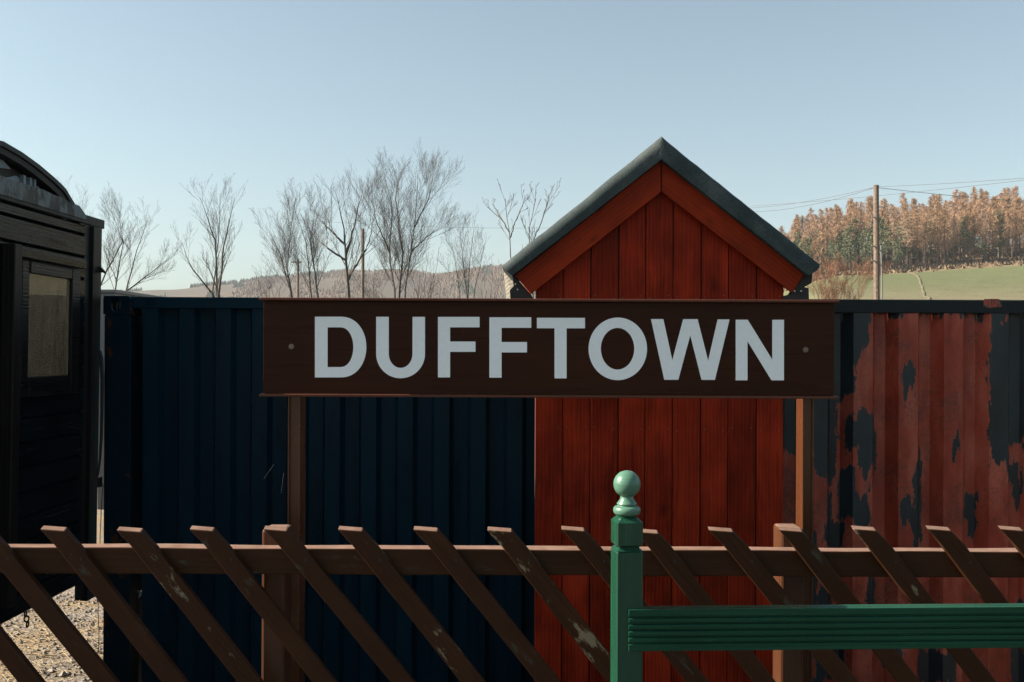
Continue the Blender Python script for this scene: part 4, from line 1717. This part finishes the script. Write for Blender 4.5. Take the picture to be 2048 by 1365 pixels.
# ------------------------------------------------------------------ poles and wires
def pole(name, label, px, top_, y, r, lean=0.0):
    s = FPX / y
    x, z = XZ(px, top_, s)
    zb2 = terrain(x, y) - 0.2
    root = empty(name, (x, y, zb2), label, "utility pole", "timber line poles")
    mb = MB()
    n = 16
    pts = [(x + lean * (1 - i / n), y, zb2 + (z - zb2) * i / n) for i in range(n + 1)]
    mb.tube(pts, [r * (1.25 - 0.25 * i / n) * (1 + .03 * math.sin(i * 2.1)) for i in range(n + 1)], 12)
    mb.build("shaft", M_pole, root, smooth=False)
    return root, x, z


p3, pxx, pzz = pole("utility_pole", "tall timber pole with step irons standing right of the hut", 1752, 371, 50, 0.135, 0.12)
s50 = FPX / 50
for (px, py, sd) in ((1752, 415, 1), (1752, 489, 1), (1752, 545, 1), (1750, 436, -1), (1750, 494, -1), (1750, 523, -1)):
    x, z = XZ(px + 2.5, py, s50)
    mb = MB()
    a = 0.15 * sd
    mb.tube([(x + a * .8, 49.9, z), (x + a * 1.7, 49.85, z + .02), (x + a * 1.9, 49.85, z + .10)], 0.03, 6)
    mb.build("step_iron", M_palebox, p3)
mb = MB()
x, z = XZ(1761, 545, s50)
mb.tube([(x + .06, 49.86, XZ(1761, 620, s50)[1]), (x - .03, 49.86, XZ(1761, 492, s50)[1])], 0.04, 8)
mb.build("conduit", M_palebox, p3)
p1, x1_, z1_ = pole("utility_pole", "plain timber pole between the stout bare tree and the birch", 726, 458, 84, 0.13)
p2, x2_, z2_ = pole("utility_pole", "shorter timber pole with a crossarm among bare tree stems", 596, 519, 120, 0.14)
mb = MB()
mb.box(x2_ - 0.75, x2_ + 0.55, 119.75, 119.85, z2_ - 0.42, z2_ - 0.30)
mb.build("crossarm", M_pole, p2)
WG = "overhead wires on the right pole"


def wire(a, b, sag, label, r=0.011):
    mb = MB()
    a, b = Vector(a), Vector(b)
    pts = [a.lerp(b, i / 24) - Vector((0, 0, sag * 4 * (i / 24) * (1 - i / 24))) for i in range(25)]
    mb.tube(pts, r, 5)
    tag(mb.build("overhead_wire", M_wire), label, "wire", WG)


def P3(px, py, y):
    x, z = XZ(px, py, FPX / y)
    return (x, y, z)


wire(P3(1757, 374, 50), P3(2130, 350, 38), 0.05, "upper wire running right from the tall pole's top")
wire(P3(1757, 376, 50), P3(2150, 410, 66), 0.1, "wire running right and down from the tall pole across the larches", 0.013)
wire(P3(1748, 376, 50), P3(1480, 424, 70), 0.35, "lower wire running left from the tall pole towards the hut roof", 0.013)
wire(P3(1748, 375, 50), P3(1470, 418, 64), 0.22, "higher wire running left from the tall pole towards the hut roof", 0.012)
wire(P3(1500, 413, 70), P3(2140, 350, 44), 0.12, "long wire passing behind the tall pole below its top", 0.012)
wire(P3(560, 437, 120), P3(1180, 455, 120), 0.5, "thin faint wire in the sky left of the hut", 0.014)

# ------------------------------------------------------------------ hillside wood
def larch_mesh(seed, h=18.0):
    rnd = random.Random(seed)
    tm, cm = MB(), MB()
    lean = rnd.uniform(-.3, .3)
    tm.tube([(0, 0, -0.5), (lean * .5, 0, h * .5), (lean, 0, h)], [0.20, 0.14, 0.02], 5, False)
    z = h * rnd.uniform(0.26, 0.44)
    z_s = z
    while z < h - 0.2:
        t = (z - z_s) / (h - z_s)
        ln = (2.9 * (1 - t) ** 0.5 + 0.12) * (0.55 + 0.45 * min(1, t * 5))
        for k in range(rnd.randint(6, 9)):
            a = rnd.uniform(0, 6.283)
            l = ln * rnd.uniform(0.6, 1.1)
            d = Vector((math.cos(a), math.sin(a), rnd.uniform(-.25, .2)))
            p0 = Vector((lean * z / h, 0, z + rnd.uniform(-.2, .2)))
            for j in range(9):
                q = p0 + d * l * (0.12 + 0.11 * j) + Vector((rnd.uniform(-.15, .15), rnd.uniform(-.15, .15), rnd.uniform(-.15, .15)))
                e1 = Vector((d.x * .5 + rnd.gauss(0, .3), d.y * .5 + rnd.gauss(0, .3), rnd.uniform(-.9, .5))).normalized() * rnd.uniform(0.2, .5)
                e2 = Vector((rnd.gauss(0, 1), rnd.gauss(0, 1), rnd.gauss(0, 1))).normalized() * rnd.uniform(0.025, .06)
                b = len(cm.v)
                cm.v += [tuple(q - e1 - e2), tuple(q - e1 + e2), tuple(q + e1 + e2 * .5), tuple(q + e1 - e2 * .5)]
                cm.face([b, b + 1, b + 2, b + 3])
        z += h * 0.022
    return tm, cm


def pine_mesh(seed, h=14.0):
    rnd = random.Random(seed)
    tm, cm = MB(), MB()
    tm.tube([(0, 0, -0.5), (rnd.uniform(-.3, .3), 0, h * .5), (0, 0, h * .93)], [0.22, 0.17, 0.04], 5, False)
    low = h * rnd.uniform(0.25, 0.5)
    for c in range(22):
        t = c / 21
        z = low + (h - low) * t
        rad = 2.4 * math.sin(math.pi * (0.22 + 0.72 * t)) * rnd.uniform(.6, 1.1)
        a = rnd.uniform(0, 6.283)
        cen = Vector((math.cos(a) * rad * .6, math.sin(a) * rad * .6, z))
        for k in range(24):
            d = Vector((rnd.gauss(0, 1), rnd.gauss(0, 1), rnd.gauss(0, .6)))
            q = cen + d.normalized() * (rnd.random() ** .5) * (0.5 + rad * .38)
            e1 = Vector((rnd.gauss(0, 1), rnd.gauss(0, 1), rnd.gauss(0.3, .6))).normalized() * rnd.uniform(.2, .42)
            e2 = Vector((rnd.gauss(0, 1), rnd.gauss(0, 1), rnd.gauss(0, 1))).normalized() * rnd.uniform(.12, .26)
            b = len(cm.v)
            cm.v += [tuple(q - e1), tuple(q + e2), tuple(q + e1), tuple(q - e2)]
            cm.face([b, b + 1, b + 2, b + 3])
    return tm, cm


def proto(kind, seed, name, mats, label, group):
    tm, cm = kind(seed)
    root = empty(name, (0, 0, 0), label, "tree", group)
    tm.build("trunk", mats[0], root)
    cm.build("crown", mats[1], root)
    return root


def place(pr, first, x, y, rz, s, lean=0.0, zs=1.0):
    if first:
        o = pr
    else:
        o = pr.copy()
        COL.objects.link(o)
        for ch in list(pr.children):
            c = ch.copy()
            COL.objects.link(c)
            c.parent = o
    o.location = (x, y, terrain(x, y) - 0.1)
    o.rotation_euler = (0, lean, rz)
    o.scale = (s, s, s * zs)
    return o


LAR = "bare orange larches of the hillside wood"
PIN = "green pines of the hillside wood"
lp = [proto(larch_mesh, 40 + i, "larch_tree", (M_trunk, M_larch if i % 3 else M_larch2), "bare orange brown larch in the wood on the hill beyond the field", LAR) for i in range(5)]
pp = [proto(pine_mesh, 60 + i, "pine_tree", (M_trunk, M_pine), "dark green pine among the larches on the hill beyond the field", PIN) for i in range(4)]
used = set()
rf = random.Random(21)


def put(pr, x, y, s, lean=0.0, zs=1.0):
    f = pr not in used
    used.add(pr)
    return place(pr, f, x, y, rf.uniform(0, 6.28), s, lean, zs)


cnt = 0
cells = []
for row in range(11):
    y = 303 + row * 5.6
    n = 31
    for k in range(n):
        px = 1520 + (2130 - 1520) * (k + 0.5 * (row % 2)) / n
        cells.append((px, y))
rf.shuffle(cells)
for (px, y) in cells:
    yy = y + rf.uniform(-2.4, 2.4)
    pxx_ = px + rf.uniform(-8, 8)
    if len([1]) and cnt >= 290:
        break
    x = (pxx_ - VX) / FPX * yy
    if yy < 320 and pxx_ < 1800 and rf.random() < 0.55:
        continue
    s = rf.uniform(0.66, 1.12) * (0.92 if pxx_ < 1700 else 1.0)
    put(lp[rf.randrange(5)], x, yy, s, rf.uniform(-.04, .04), rf.uniform(.95, 1.12))
    cnt += 1
np_ = 0
for k in range(104):
    px = rf.uniform(1585, 1830) if k < 72 else rf.uniform(1800, 2110)
    yy = rf.uniform(297, 320) if k < 60 else rf.uniform(300, 340)
    if k < 14:
        px, yy = rf.uniform(1560, 1660), rf.uniform(300, 345)
    x = (px - VX) / FPX * yy
    put(pp[rf.randrange(4)], x, yy, rf.uniform(0.5, 1.1), rf.uniform(-.05, .05))
for pr in lp + pp:
    if pr not in used:
        put(pr, 150, 330, 1.0)
# a storm-thrown pine leaning among the larches
tm, cm = pine_mesh(77)
root = empty("leaning_pine", (0, 0, 0), "dark pine leaning far over to the left among upright larches", "tree")
tm.build("trunk", M_dark, root)
cm.build("crown", M_pine, root)
x = (1996 - VX) / FPX * 301
root.location = (x, 301, terrain(x, 301) + 1.5)
root.rotation_euler = (0, R(-52), 0)
# scrub along the wood's lower edge
mb = MB()
for i in range(2200):
    px = rf.uniform(1560, 2120)
    yy = rf.gauss(300, 5)
    if px > 1700 and rf.random() < .5:
        yy = rf.uniform(300, 330)
    x = (px - VX) / FPX * yy
    z = terrain(x, yy)
    hh = rf.uniform(.3, 1.5)
    for k in range(3):
        e = Vector((rf.gauss(0, .5), rf.gauss(0, .5), hh))
        e2 = Vector((rf.gauss(0, .35), rf.gauss(0, .35), 0))
        b = len(mb.v)
        mb.v += [(x - e2.x, yy - e2.y, z - .1), (x + e2.x, yy + e2.y, z - .1), (x + e.x + e2.x * .6, yy + e.y, z + e.z)]
        mb.face([b, b + 1, b + 2])
M_scrub = plain("brown bracken scrub", (0.15, 0.105, 0.062), rough=0.95, scale=0.3, var=0.4, bump=0)
tag(mb.build("bracken_scrub", M_scrub), "brown bracken scrub along the lower edge of the hillside wood", "scrub", kind="stuff")

mb = MB()
rb = random.Random(9)
nb_ = 130
for i in range(nb_ + 1):
    y = 150 + 147 * i / nb_
    x = hedge_x(y) + 0.6 * mnoise.noise(Vector((y * .06, 0, 2)))
    wv_, hv_ = 0.35 + 0.2 * rb.random(), 0.08 + 0.2 * rb.random()
    z = terrain(x, y)
    mb.v += [(x - wv_, y, z - .15), (x - wv_ * .4, y, z + hv_ * .8), (x + wv_ * .3, y, z + hv_), (x + wv_, y, z - .15)]
for i in range(nb_):
    mb.cur = rb.random() * 3
    for k in range(3):
        mb.face([4 * i + k, 4 * i + k + 1, 4 * i + 5 + k, 4 * i + 4 + k])
M_bankm = plain("rough dead grass bank", (0.115, 0.095, 0.055), rough=0.95, scale=1.5, var=0.5, bump=0.3)
tag(mb.build("grass_bank", M_bankm), "narrow rough grassy bank running down between the two green fields", "bank")

# distant woods on the left hill
def far_wood(name, label, mat, n, seed, rule, hk=1.0):
    rnd = random.Random(seed)
    mb = MB()
    c = 0
    tries = 0
    while c < n and tries < n * 30:
        tries += 1
        y = rnd.uniform(1150, 1815)
        px = rnd.uniform(180, 1250)
        if not rule(px, y, rnd):
            continue
        x = (px - VX) / FPX * y
        z = terrain(x, y)
        h, r = rnd.uniform(3, 6.5) * hk, rnd.uniform(1.4, 2.4)
        b = len(mb.v)
        for k in range(5):
            t = k * 1.2566 + rnd.random()
            mb.v.append((x + r * math.cos(t), y + r * math.sin(t), z - 1))
        mb.v.append((x + rnd.uniform(-.5, .5), y, z + h))
        mb.cur = rnd.random() * 3
        for k in range(5):
            mb.face([b + k, b + (k + 1) % 5, b + 5])
        c += 1
    tag(mb.build(name, mat), label, "wood", kind="stuff")


far_wood("conifer_wood", "far band of dark conifers along the left hill's crest", M_farwood, 1900, 5,
         lambda px, y, r: (380 < px < 700 and y > 1600 + (px - 380) * .25 and mnoise.noise(Vector((px * .03, y * .01, 0))) > -0.25 - (0.3 if px < 560 else -0.1)) or (mnoise.noise(Vector((px * .02, y * .006, 7))) > 0.42), 1.3)
far_wood("larch_wood", "far brown larch wood spread over the left hill's slope", M_farbrown, 5500, 6,
         lambda px, y, r: 450 < px < 1250 and y < 1760 and mnoise.noise(Vector((px * .012, y * .004, 2))) > -0.15, 0.8)

# ------------------------------------------------------------------ air
mb = MB()
mb.box(-2600, 2600, -60, 2500, -8, 260)
hz = NT("valley haze")
for l in list(hz.t.links):
    hz.t.links.remove(l)
pv = hz.n("VolumePrincipled")
pv.inputs["Color"].default_value = (0.80, 0.86, 0.93, 1)
pv.inputs["Density"].default_value = 0.00013
hz.link(pv.outputs[0], hz.t.nodes["Material Output"].inputs["Volume"])
tag(mb.build("haze", hz.m), "thin pale haze filling the valley air", "haze", kind="stuff")
